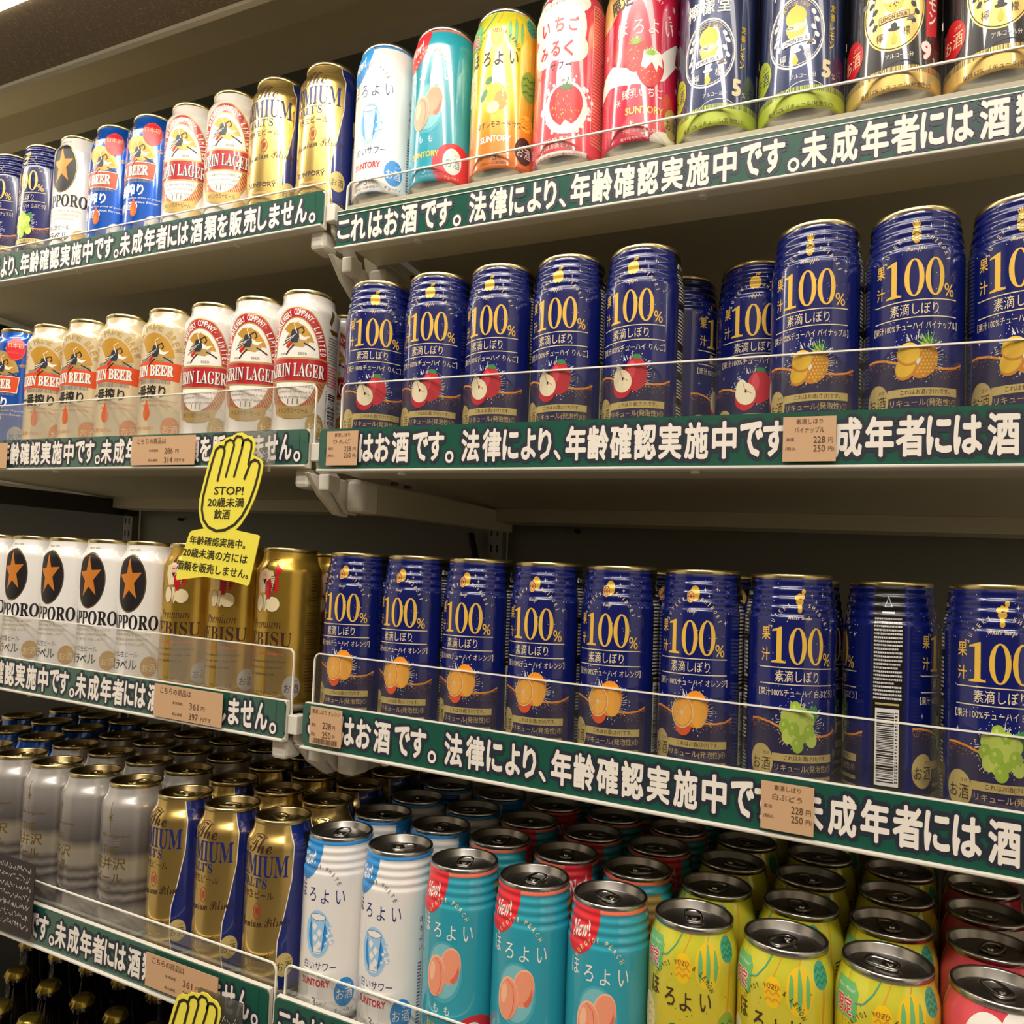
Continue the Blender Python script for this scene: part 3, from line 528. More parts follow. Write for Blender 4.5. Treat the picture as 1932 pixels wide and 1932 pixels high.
def yuzu_can():
    a = Art(); T = 'yuzu_text'
    for x, y, rx, ry, m1, m2 in ((-1.7, 135, 6.4, 10.5, 'yuzu_orange', 'lemon'), (16.5, 138, 10, 16, 'leaf_green', 'lemon'), (34, 148, 6.6, 9, 'leaf_green', 'mint'), (32.5, 90, 9.6, 14.5, 'leaf_green', 'green_stripe'), (44, 61, 7, 11, 'brown_badge', 'green_stripe'), (30, 54, 8, 8, 'yuzu_orange', 'pine'), (-34, 92, 9, 15, 'lemon', 'cream_print')):
        a.ell(x, y, rx, ry, m2, 1, 24)
        if m1 == 'leaf_green' and rx > 7 and y > 100:
            for k in (-1, 0, 1): a.ell(x + k * rx * .58, y, rx * .16, ry * (.96 if k == 0 else .7), 'tag_green', 2, 14)
        else:
            for k in (-2, 0, 2): a.line([(x - rx * .8 + j * rx * .4, y + k * ry * .22 + (1.4 if j % 2 else -1.4)) for j in range(5)], 1.1, m1 if m1 != 'brown_badge' else 'leaf_green', 2, False)
        a.line([(x, y + ry), (x + 2, y + ry + 5), (x + 6, 160)], .8, 'yuzu_orange', 1, False)
    a.poly([(-40, 129), (-19, 128), (-18, 147), (-22, 152), (-40, 152)], 'tag_green', 3); a.text('限定', -29, 136, 15, 13, 'milk', 4, .06); a.text('限定', -29, 136, 14, 12, 'hot_red', 5, .02); a.text('Merry Winter!', -29, 146.5, 16, 3, 'milk', 4)
    a.line([(-20, 140), (-14, 142), (-8, 150), (-3, 160)], .9, 'mint', 5, False); a.arc('HOROYOI YUZU & LEMON', -3, 99, 27, 40, 146, 34, 2.1, 3.4, T, 4, .01)
    for ch, x, y in (('ほ', -25, 116), ('ろ', -11, 113), ('よ', 1, 112), ('い', 15, 113)): a.text(ch, x, y, 8.4, 13, T, 4, .014)
    a.ell(-2, 74, 12, 15, 'lemon', 1, 26); a.ring(-2, 76, 9, 12, .6, 'cream_print', 2, 24); a.ell(4, 72, 6.4, 9, 'yuzu_orange', 2, 22); a.ell(-3, 66, 6, 6, 'cream_print', 3, 20); a.ell(-8, 92, 4, 3, 'leaf_green', 3, 14, rot=30); a.ell(-13, 79, 3, 6, 'leaf_green', 3, 14, rot=-30); a.spray(9, 78, 4, 14, 12, 'cream_print', 3, 3, .2, 1, .8)
    a.text('ゆずレモネードサワー', 5, 50, 48, 6.6, T, 3, .008); a.text('SUNTORY', 0, 36, 30, 6.2, 'milk', 3, .03); sake(a, 28.4, 27.5, 9.6, 12.6, 'brown_badge', 'milk', 4); a.text('チューハイ', 28.4, 10.5, 17, 4, 'brown_badge', 3); alc(a, 'brown_badge')
    a.spray(0, 120, 34, 36, 30, 'leaf_green', 1, 6, .3, 1, .4); a.rows(54, 68, 20, 130, 40, 'brown_badge', 1, 5)
    return a
def strawberry_milk():
    a = Art(); R = 'straw'
    for x, y, rx, ry in ((2, 125, 24, 30), (-14, 108, 14, 16), (14, 106, 14, 14), (10, 150, 20, 14), (-18, 138, 14, 18)): a.ell(x, y, rx, ry, 'milk', 1, 30)
    a.text('すっきり爽やか', -6, 149, 22, 3.6, 'ink', 2, 0, 0, 4)
    for ch, x, y, h in (('い', -13, 127, 13), ('ち', 1, 128, 14), ('ご', 14, 127, 13), ('み', -14, 105, 12), ('る', -2, 106, 14), ('く', 10, 105, 15)): a.text(ch, x, y, 9, h, R, 3, .03)
    a.text('サワー', 3, 90, 20, 7, 'ink', 3, .01); a.text(script('Ichigo'), -17, 85, 12, 6, R, 3)
    a.ell(9, 51, 20, 24, 'milk', 2, 30); a.spray(9, 52, 21, 25, 40, 'milk', 2, 8, .95, 1.2, 1.4)
    a.poly([(9 + 14.5 * math.cos(t) * (1.05 + .15 * math.sin(t)), 53 + 19 * math.sin(t)) for t in [2 * PI * i / 30 for i in range(30)]], R, 3)
    rr = random.Random(2)
    for _ in range(46): t = rr.random() * 2 * PI; k = math.sqrt(rr.random()) * .88; a.ell(9 + 14 * k * math.cos(t), 52 + 18 * k * math.sin(t), .35, .8, 'lemon', 4, 6)
    for k in range(9): t = math.radians(10 + k * 20); a.poly([(9 - 2.5, 67), (9 + 2.5, 67), (9 + 10 * math.cos(t), 69 + 8 * math.sin(t) - 3)], 'leaf_green', 5)
    a.line([(9, 69), (11, 78)], 1, 'leaf_green', 5); a.poly([(4, 33), (9, 40), (14, 36), (16, 30), (2, 30)], 'milk', 4)
    a.text('ALC.4% 果汁1%', 3, 23.5, 30, 3.2, 'milk', 3); a.text('これはお酒です。', -1, 17, 32, 5.2, 'milk', 3, .01); a.rect(-22, 5, 30, 12, 'milk', 3); a.text('お子様の手の届くところに置かないでください', 4, 8.5, 48, 3.4, R, 4)
    a.rows(34, 48, 20, 150, 44, 'peach', 1, 6); a.line([(33, 22), (49, 22), (49, 148), (33, 148), (33, 22)], .4, 'milk', 1, False)
    return a
def snowy_strawberry():
    a = Art(); M = 'milk'
    a.poly([(-42, 150), (-8, 130), (14, 160.2), (-42, 160.2)], 'sour_gold', 1); a.poly([(-42, 119), (-22, 118), (-6, 132), (-14, 160), (-42, 160)], 'sour_gold', 2); a.text('限定', -10, 133, 20, 14, 'brown_badge', 3, .03, 0, 12)
    a.arc('STRAWBERRY & MILK', 12, 96, 27, 38, 110, 20, 2, 3.4, M, 3, .01)
    for ch, x, y in (('ほ', -8, 107.5), ('ろ', 6, 107), ('よ', 19, 107), ('い', 34, 108)): a.text(ch, x, y, 9, 13, M, 3, .01)
    a.poly([(-40, 68), (-30, 76), (-18, 80), (-6, 74), (6, 70), (18, 74), (30, 88), (44, 100), (60, 100), (60, 84), (44, 80), (30, 62), (14, 56), (-4, 58), (-20, 62), (-40, 56)], M, 1)
    for x, y, s_ in ((4, 82, 1.), (17, 70, 1.15)):
        a.poly([(x + 10 * s_ * math.cos(t) * (1.05 + .2 * math.sin(t)), y + 14 * s_ * math.sin(t)) for t in [2 * PI * i / 26 for i in range(26)]], 'straw', 3 if x == 4 else 5); rr = random.Random(3)
        for _ in range(24): t = rr.random() * 6.28; k = math.sqrt(rr.random()) * .8; a.ell(x + 9.5 * s_ * k * math.cos(t), y + 13 * s_ * k * math.sin(t), .35, .7, 'lemon', 4 if x == 4 else 6, 6)
        for k in range(7): t = math.radians(20 + k * 24); a.poly([(x - 2, y + 10 * s_), (x + 2, y + 10 * s_), (x + 8 * math.cos(t), y + 11 * s_ + 7 * math.sin(t))], 'lime', 5 if x == 4 else 8)
    a.poly([(9, 72), (11, 86), (19, 88), (26, 84), (28, 72), (24, 74), (22, 68), (18, 76), (13, 70)], M, 7)
    a.text('練乳いちご', 11, 49.5, 36, 8.6, M, 3, .01); a.text('SUNTORY', 13, 34.5, 33, 6.4, 'sour_gold', 3, .03); a.ell(16, 22, 22, 11, 'straw_pink', 1); a.ell(34, 10, 16, 8, M, 1); a.text('アルコール分', 2, 17, 14, 3, M, 3); a.text('3', 12.7, 17.5, 4.4, 8, M, 3); a.text('%ALC.', 22, 16.5, 11, 3.4, M, 3); a.text('果汁1% リキュール(発泡性)①', 12, 10.5, 38, 3, M, 3)
    sake(a, 40, 27.5, 9.2, 13, 'sour_gold', 'brown_badge', 4)
    for x, y in ((39, 128), (42, 88), (-10, 44), (-26, 92), (2, 24), (46, 60), (-28, 120), (50, 115)):
        for k in range(3): t = k * PI / 3; a.line([(x - 2.2 * math.cos(t), y - 3 * math.sin(t)), (x + 2.2 * math.cos(t), y + 3 * math.sin(t))], .45, M, 3, False)
    for x in (-18, -13, 46): a.poly([(x - 3, 82), (x + 3, 82), (x, 104)], 'red_print', 2)
    return a
def lemon_sour(strong=False):
    a = Art(); M = 'milk' if not strong else 'ink'; B = 'sour_navy' if not strong else 'sour_gold'
    yc, ry = (69.5, 29) if not strong else (70, 32)
    if strong: a.ell(0, yc, 21.5, ry, 'sour_gold', 1, 44); a.ring(0, yc, 20.6, ry - 1.2, .6, 'ink', 2, 44)
    else: a.ring(-2, yc, 21.7, ry, 1.1, 'milk', 2, 48, wy=1.5); a.ring(-2, yc, 20, ry - 2.4, .35, 'milk', 2, 48, wy=.5)
    x = -2 if not strong else 0; y = 82 if not strong else 86
    a.ell(x, y, 7.6, 8.6, 'lemon', 3, 24); a.poly([(x - 2, y + 7.5), (x + 2, y + 7.5), (x, y + 10.5)], 'lemon', 3); a.poly([(x - 7.4, y - 10), (x + 7.4, y - 10), (x + 5, y - 16), (x, y - 19), (x - 5, y - 16)], 'lemon', 3)
    a.ell(x, y - 8.4, 7.6, 3.2, 'cream_print', 4, 20); [a.line([(x, y - 9.6), (x + 7 * math.cos(k), y - 8.4 + 2.8 * math.sin(k))], .4, B, 5, False) for k in (.3, 1.0, 1.7, 2.4, 3.0)]; a.spray(x, y - 13, 4, 3, 9, M, 5, 3, .1, .9, .35)
    a.arc('SETOUCHI TASTE' if not strong else 'STRONG TASTE', x, yc, 16.4, 23.5, 125, 55, 1.7, 2.6, 'lemon' if not strong else M, 3, .01)
    by = 61.5 if not strong else 62.5
    a.poly([(x - 10, by - 2), (x + 10, by), (x + 10, by + 5), (x - 10, by + 3)], 'silver_dot' if not strong else 'dull_gold', 6); a.line([(x - 10, by - 2), (x + 10, by), (x + 10, by + 5), (x - 10, by + 3), (x - 10, by - 2)], .3, 'ink' if strong else 'milk', 7, False)
    a.text('LEMON SOUR', x, by + 1.5, 17.5, 2.9, 'ink', 8, .02, 0, 5); a.poly([(x + 8, by - 3), (x + 14, by - 2), (x + 12, by), (x + 14, by + 2), (x + 10, by + 1)], 'grey_print', 5)
    a.text('檸', x - 9.5, 50.5, 5, 7, M, 3, .01); a.text('檬', x + 8.5, 52, 5, 7, M, 3, .01); a.ell(x, 54.6, 4, 1.6, 'silver_dot' if not strong else 'ink', 3, 16); a.ell(x, 57, 2.2, 2.4, 'silver_dot' if not strong else 'ink', 3, 16)
    a.ell(x, 46.5, 2.2, 3.4, 'lemon', 4, 16); a.poly([(x - 1.9, 47.6), (x + 1.9, 47.6), (x, 53)], 'lemon', 4)
    for sx in (-1, 1):
        for k in range(5): yy = 60 + k * 6; a.ell(x + sx * (13 + (k % 2) * 2.6), yy, 1.6, 2.6, M, 3, 10, rot=sx * 30); 
        a.line([(x + sx * 12, 57), (x + sx * 15, 70), (x + sx * 12, 86)], .4, M, 3, False)
    T = 'milk'
    for k, ch in enumerate('檸檬堂'): a.text(ch, -16 + k * 13, 109, 11, 14, T, 3, .02)
    if not strong:
        for k, ch in enumerate('定番レモン'): a.text(ch, 27 - k * .3, 88 - k * 7.4, 4.2, 5.8, 'lemon', 3, .02)
        a.text('5', 21.5, 39, 8, 14.5, 'cream_print', 3, .05); a.text('%', 28, 34, 3, 4, 'cream_print', 3)
    else:
        a.poly([(23, 48), (34, 51), (35, 115), (23, 112)], 'straw', 2)
        for k, ch in enumerate('鬼レモン'): a.text(ch, 29, 96 - k * 11, 7, 10, 'milk', 3, .03)
        a.text('9', 23.5, 37.5, 9.5, 15, 'hot_red', 3, .09); a.text('9', 23.5, 37.5, 9, 14.5, 'milk', 4, .05); a.text('%', 31, 32, 3, 4, 'milk', 3)
    a.text('アルコール分', 4, 34, 19, 4, 'milk', 3, .01); bd = 'lime_band' if not strong else 'sour_gold'
    a.bars(-103, 103, 20, 26, bd, 1, 4); a.rect(-103.6, 3.4, 103.6, 21, bd, 1); a.ring(6, 18, 17, 12, .4, 'ink' if strong else 'milk', 2, 24, 25, 155)
    a.text('果汁10% リキュール(発泡性)①' if not strong else '果汁17% リキュール(発泡性)①', 2, 11, 52, 4.4, 'brown_badge', 3, .008)
    c = ('lime_band', 'sour_navy') if not strong else ('straw', 'cream_print'); sake(a, -33, 46, 11, 14.5, c[0], c[1], 3)
    a.rect(44, 24, 62, 158, 'ink', 1); a.rows(46, 60, 60, 155, 36, 'grey_print', 2, 4); a.barcode(45, 60, 24, 58, 2, 7)
    if strong: a.spray(0, 110, 30, 44, 24, 'grey_print', 1, 5, .6, 1.1, 1.4)
    return a

KINDS = {}
LIDS = {k: (lid_mesh(r, a, b), tab_mesh(t)) for k, r, a, b, t in (('gw', 29.2, 'rim_gold', 'lid_gold', 'rim_gold'), ('gn', 27.2, 'rim_gold', 'lid_gold', 'rim_gold'), ('sw', 29.2, 'rim_silver', 'lid_silver', 'tab_silver'), ('sn', 27.6, 'rim_silver', 'lid_silver', 'tab_silver'))}
def kind(key, art, prof, base, lid, look, cat, name): KINDS[key] = dict(mesh=can_body('can_body', art, prof, base), lid=lid, look=look, cat=cat, name=name)
for f_, lk in (('orange', 'blue 100% cocktail can with orange slices'), ('apple', 'blue 100% cocktail can with red apples'), ('pine', 'blue 100% cocktail can with pineapple'), ('grape', 'blue 100% cocktail can with green grapes')):
    kind(f_, blue(f_), 'bead', 'navy_print', 'gw', lk, 'drink can', 'cocktail_can')
kind('star', star_can(), 'beer', 'white_print', 'gn', 'white beer can with orange star', 'beer can', 'beer_can')
kind('figure', gold_figure_can(), 'beer', 'beer_gold', 'gn', 'gold beer can with robed figure', 'beer can', 'beer_can')
kind('lager', lager(), 'beer', 'lager_white', 'gn', 'white lager can with red crest', 'beer can', 'beer_can')
kind('cream', first_brew(), 'beer', 'cream_can', 'gn', 'cream beer can with orange band', 'beer can', 'beer_can')
kind('azure', first_brew(True), 'beer', 'blue_can', 'gn', 'bright blue beer can', 'beer can', 'beer_can')
kind('malt', malts(), 'beer', 'malt_gold', 'gn', 'gold beer can with dark blue side', 'beer can', 'beer_can')
kind('mist', misty(), 'beer', 'mist_can', 'gn', 'misty silver grey beer can', 'beer can', 'beer_can')
kind('white', white_sour(), 'smooth', 'white_print', 'sw', 'white sour can with drinking glass', 'drink can', 'sour_can')
kind('whiteb', white_sour(), 'bead', 'white_print', 'sw', 'white sour can with drinking glass', 'drink can', 'sour_can')
kind('peach', peach_can(), 'smooth', 'teal_print', 'sw', 'teal sour can with two peaches', 'drink can', 'sour_can')
kind('peachb', peach_can(), 'bead', 'teal_print', 'sw', 'teal sour can with two peaches', 'drink can', 'sour_can')
kind('yuzu', yuzu_can(), 'smooth', 'yuzu_can', 'sw', 'yellow sour can with winter baubles', 'drink can', 'sour_can')
kind('yuzub', yuzu_can(), 'round', 'yuzu_can', 'sw', 'yellow sour can with winter baubles', 'drink can', 'sour_can')
kind('milk', strawberry_milk(), 'smooth', 'straw_pink', 'sw', 'pink can with one large strawberry', 'drink can', 'sour_can')
kind('snow', snowy_strawberry(), 'smooth', 'crimson', 'sw', 'crimson can with two milky strawberries', 'drink can', 'sour_can')
kind('milkb', strawberry_milk(), 'round', 'straw_pink', 'sw', 'red can with milky white cloud', 'drink can', 'sour_can')
kind('lemon', lemon_sour(), 'smooth', 'sour_navy', 'sw', 'dark navy lemon sour can', 'drink can', 'sour_can')
kind('strong', lemon_sour(True), 'smooth', 'sour_black', 'sw', 'black and gold lemon sour can', 'drink can', 'sour_can')

def tag(o, label=None, cat=None, group=None, kind=None):
    if label: o['label'] = label
    if cat: o['category'] = cat
    if group: o['group'] = group
    if kind: o['kind'] = kind
    return o
def link(name, me, parent=None):
    o = bpy.data.objects.new(name, me); C.objects.link(o)
    if parent: o.parent = parent
    return o
def empty(name, loc, rz=0):
    o = bpy.data.objects.new(name, None); C.objects.link(o); o.location = loc; o.rotation_euler.z = rz; o.empty_display_size = .01; return o

# ------------------------------------------------------------------ setting
def box_v(x0, x1, y0, y1, z0, z1, slope=True):
    vs = []
    for x in (x0, x1):
        for y in (y0, y1):
            for z in (z0, z1): vs.append((x, y, z + (S(x, y) if slope else 0)))
    return vs, [(0, 1, 3, 2), (4, 6, 7, 5), (0, 4, 5, 1), (2, 3, 7, 6), (0, 2, 6, 4), (1, 5, 7, 3)]
class MB:
    def __init__(s): s.v = []; s.f = []; s.m = []; s.names = []
    def add(s, vs, fs, m):
        if m not in s.names: s.names.append(m)
        k = len(s.v); s.v += vs; s.f += [tuple(i + k for i in f) for f in fs]; s.m += [s.names.index(m)] * len(fs); return s
    def box(s, x0, x1, y0, y1, z0, z1, m, slope=True): return s.add(*box_v(x0, x1, y0, y1, z0, z1, slope), m)
    def prof(s, x0, x1, yz, m, n=1):
        k = len(yz); vs = [(x, y, z + S(x, y)) for x in (x0, x1) for y, z in yz]; fs = [tuple(reversed(range(k))), tuple(range(k, 2 * k))] + [(i, (i + 1) % k, k + (i + 1) % k, k + i) for i in range(k)]; return s.add(vs, fs, m)
    def side(s, x0, x1, yz, m): return s.prof(x0, x1, yz, m)
    def cyl(s, p, r, axis, h, m, n=16):
        vs = []
        for t in (0, h):
            for i in range(n):
                a = 2 * PI * i / n; c, q = r * math.cos(a), r * math.sin(a)
                vs.append((p[0] + c, p[1] + q, p[2] + t) if axis == 'z' else (p[0] + t, p[1] + c, p[2] + q) if axis == 'x' else (p[0] + c, p[1] + t, p[2] + q))
        return s.add(vs, [tuple(reversed(range(n))), tuple(range(n, 2 * n))] + [(i, (i + 1) % n, n + (i + 1) % n, n + i) for i in range(n)], m)
    def build(s, name, parent=None, bevel=0, smooth=False):
        import bmesh
        me = bpy.data.meshes.new(name); me.from_pydata(s.v, [], s.f)
        for m in s.names: me.materials.append(MATS[m])
        me.polygons.foreach_set('material_index', s.m)
        bm = bmesh.new(); bm.from_mesh(me); bmesh.ops.recalc_face_normals(bm, faces=bm.faces); bm.to_mesh(me); bm.free()
        if smooth: me.polygons.foreach_set('use_smooth', [True] * len(me.polygons))
        o = link(name, me, parent)
        if bevel: b = o.modifiers.new('bevel', 'BEVEL'); b.width = bevel; b.segments = 2; b.limit_method = 'ANGLE'
        return o
XL, XM, XR = -1.252, -.490, .272
tag(MB().box(-2.6, 2.4, -2.2, 1.3, -1.62, -1.6, 'floor_tile', False).build('floor'), kind='structure')
tag(MB().box(-2.6, 2.4, -2.2, 1.3, 2.2, 2.25, 'room_wall', False).build('ceiling'), kind='structure')
tag(MB().box(-2.6, 2.4, -2.25, -2.2, -1.6, 2.2, 'aisle_wall', False).build('wall_front'), kind='structure')
tag(MB().box(-2.65, -2.6, -2.2, 1.3, -1.6, 2.2, 'room_wall', False).build('wall_left'), kind='structure')
tag(MB().box(2.4, 2.45, -2.2, 1.3, -1.6, 2.2, 'room_wall', False).build('wall_right'), kind='structure')
tag(MB().box(-2.6, 2.4, 1.3, 1.35, -1.6, 2.2, 'room_wall', False).build('wall_back'), kind='structure')
for i, (x, y, w, d) in enumerate(((-.6, -.75, 2.6, .14), (.3, -1.6, 3.0, .3))):  # the second fixture is added to house the fill light
    t = empty('ceiling_light', (x, y, 2.12)); tag(t, ['long ceiling light over the aisle nearest the shelves', 'added unseen fill light over the far side of the aisle'][i], 'ceiling light')
    link('light_frame', mesh('light_frame', *box_v(-w / 2 - .03, w / 2 + .03, -d / 2 - .03, d / 2 + .03, 0, .08, False), 'enamel'), t)
    link('diffuser', mesh('diffuser', *box_v(-w / 2, w / 2, -d / 2, d / 2, -.012, -.001, False), 'lamp_panel'), t)
# showcase carcass: rear panels with pressed ledges, slotted uprights
def kid(o, par): o.parent = par; o.matrix_parent_inverse = Matrix.Translation(par.location).inverted(); return o
for xa, xb, wh in ((XL - .75, XL, 'coloured for shade, behind the bay cut off at far left'), (XL, XM, 'behind the left bay of beer cans'), (XM, XR, 'behind the right bay of cocktail cans'), (XR, XR + .7, 'of the next bay, right of the photo')):
    b = MB(); b.box(xa + .012, xb - .012, 1.003, 1.013, -.42, .70, 'back_grey' if xa >= XL else 'back_dark'); b.box(xa + .012, xb - .012, 1.003, 1.013, -.95, -.42, 'bottom_panel_shade')  # far-left panel and lower parts coloured darker to stand in for shade
    for z in (.44, .425, .145, .155, -.10, -.36): b.box(xa + .014, xb - .014, .996, 1.003, z, z + .006, 'back_grey')
    for zz in (.09, .34, -.17): b.cyl((xa + .12, .994, zz + S(xa, 1)), .003, 'y', .01, 'hole', 10)
    tag(b.build('rear_panel'), 'dark grey steel rear panel ' + wh, 'panel')
for x, wh in ((XL, 'at the left end of the left bay'), (XM, 'between the left and right bays'), (XR, 'at the right end of the right bay')):
    b = MB(); b.box(x - .0115, x + .0115, .986, 1.0, -.95, .70, 'back_grey')
    z = -.6
    while z < .68: b.box(x + .002, x + .0045, .9855, .987, z, z + .011, 'hole'); b.box(x - .0075, x - .005, .9855, .987, z, z + .011, 'hole'); z += .0235
    tag(b.build('upright'), 'slotted dark steel upright ' + wh, 'upright')
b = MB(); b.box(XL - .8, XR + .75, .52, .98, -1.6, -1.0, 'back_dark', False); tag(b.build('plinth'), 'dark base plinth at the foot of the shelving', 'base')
# canopy
can = empty('display_canopy', (XM, .78, .8)); tag(can, 'brown lit canopy over the top row of cans', 'canopy')
b = MB(); b.box(-2.0, .95, .5078, .600, .622, .634, 'speckle_board'); kid(b.build('front_board'), can)
b = MB(); b.box(-2.0, .95, .596, .603, .6175, .632, 'enamel'); kid(b.build('trim_strip'), can)
b = MB(); b.box(-2.0, .95, .603, .775, .750, .762, 'canopy_cream'); b.box(-2.0, .95, .598, .604, .632, .760, 'back_dark'); kid(b.build('inner_panel'), can)
b = MB(); b.box(-2.0, .95, .775, .80, .704, .762, 'canopy_cream'); kid(b.build('cross_beam'), can)
b = MB(); b.box(-2.0, .95, .80, .995, .704, .716, 'back_grey'); kid(b.build('rear_board'), can)
lamp = empty('strip_lamp', (-.55, .49, .64)); tag(lamp, 'long strip lamp along the front edge of the canopy', 'lamp')
b = MB(); b.box(-2.0, .95, .470, .5074, .635, .665, 'enamel'); kid(b.build('lamp_housing'), lamp)
b = MB(); b.box(-1.98, .93, .476, .5068, .618, .635, 'lamp_lens'); kid(b.build('lamp_tube'), lamp)

# ------------------------------------------------------------------ shelves
# per run: sign plane y, sign bottom, sign top, can base level, guard top, beam depth, x range
SH = {
 'AR': (.598, .331, .367, .3785, .400, .050, -.486, XR - .013), 'BR': (.579, .1065, .1445, .1270, .1895, .052, -.479, XR - .013),
 'CR': (.584, -.1555, -.1160, -.1347, -.0690, .055, -.4865, XR - .013), 'DR': (.563, -.4180, -.3790, -.3965, -.3520, .060, -.485, XR - .013),
 'AL': (.607, .3630, .3985, .3867, .4115, .085, -1.235, -.5125), 'BL': (.592, .1135, .1485, .1348, .1950, .060, -1.235, -.504),
 'CL': (.579, -.1515, -.1165, -.1335, -.0672, .060, -1.235, -.5045), 'DL': (.5615, -.4145, -.3750, -.3950, -.3540, .060, -1.235, -.4918)}
NAME = {'A': 'top', 'B': 'second', 'C': 'third', 'D': 'lowest'}; SIDE = {'R': 'right', 'L': 'left'}
CH = [('こ', -.4610), ('れ', -.4440), ('は', -.4241), ('お', -.4063), ('酒', -.3867), ('で', -.3656), ('す', -.3495), ('。', -.3355), ('法', -.315), ('律', -.2946), ('に', -.2767), ('よ', -.2601), ('り', -.2455), ('、', -.2345), ('年', -.2183), ('齢', -.1996), ('確', -.1807), ('認', -.1612), ('実', -.1415), ('施', -.1215), ('中', -.1010), ('で', -.0815), ('す', -.0653), ('。', -.0512), ('未', -.0370), ('成', -.0166), ('年', .0032), ('者', .0222), ('に', .0390), ('は', .0556), ('酒', .0757), ('類', .0962), ('を', .1135), ('販', .1320), ('売', .1520), ('し', .1690), ('ま', .1850), ('せ', .2020), ('ん', .2200), ('。', .2345)]
def flat(art, name, x0, y, z0, mats_parent=None, thick_mat=None, eps=.00012, yaw=None, tilt=None):
    """artwork (mm) laid on a real upright sheet at plane y"""
    vs = []; fs = []; ms = []; names = []
    for pts, m, l in art.t:
        if m not in names: names.append(m)
        ar = sum(pts[i][0] * pts[(i + 1) % 3][1] - pts[(i + 1) % 3][0] * pts[i][1] for i in range(3))
        if abs(ar) < 1e-7: continue
        if ar < 0: pts = pts[::-1]
        k = len(vs)
        for p in pts: x = x0 + p[0] / 1000; yy = y - eps * (l + 1); vs.append((x, yy, z0 + p[1] / 1000 + S(x, y)))
        fs.append((k, k + 1, k + 2)); ms.append(names.index(m))
    me = bpy.data.meshes.new(name); me.from_pydata(vs, [], fs)
    for m in names: me.materials.append(MATS[m])
    me.polygons.foreach_set('material_index', ms); me.update(); return me
def rounded(x0, z0, x1, z1, rl, rr, n=6):
    P = []
    for cx, cz, r, a0 in ((x1, z0, rr, -90), (x1, z1, rr, 0), (x0, z1, rl, 90), (x0, z0, rl, 180)):
        sx = -1 if cx == x1 else 1; sz = 1 if cz == z0 else -1
        if r == 0: P.append((cx, cz)); continue
        for i in range(n + 1): a = math.radians(a0 + 90 * i / n); P.append((cx + sx * r + r * math.cos(a), cz + sz * r * 1.33 + r * 1.33 * math.sin(a)))
    return P
def plate(b, P, y0, y1, m):
    k = len(P); vs = [(x, y, z + S(x, y)) for y in (y0, y1) for x, z in P]
    b.add(vs, [tuple(range(k)), tuple(reversed(range(k, 2 * k)))] + [(i, k + i, k + (i + 1) % k, (i + 1) % k) for i in range(k)], m)
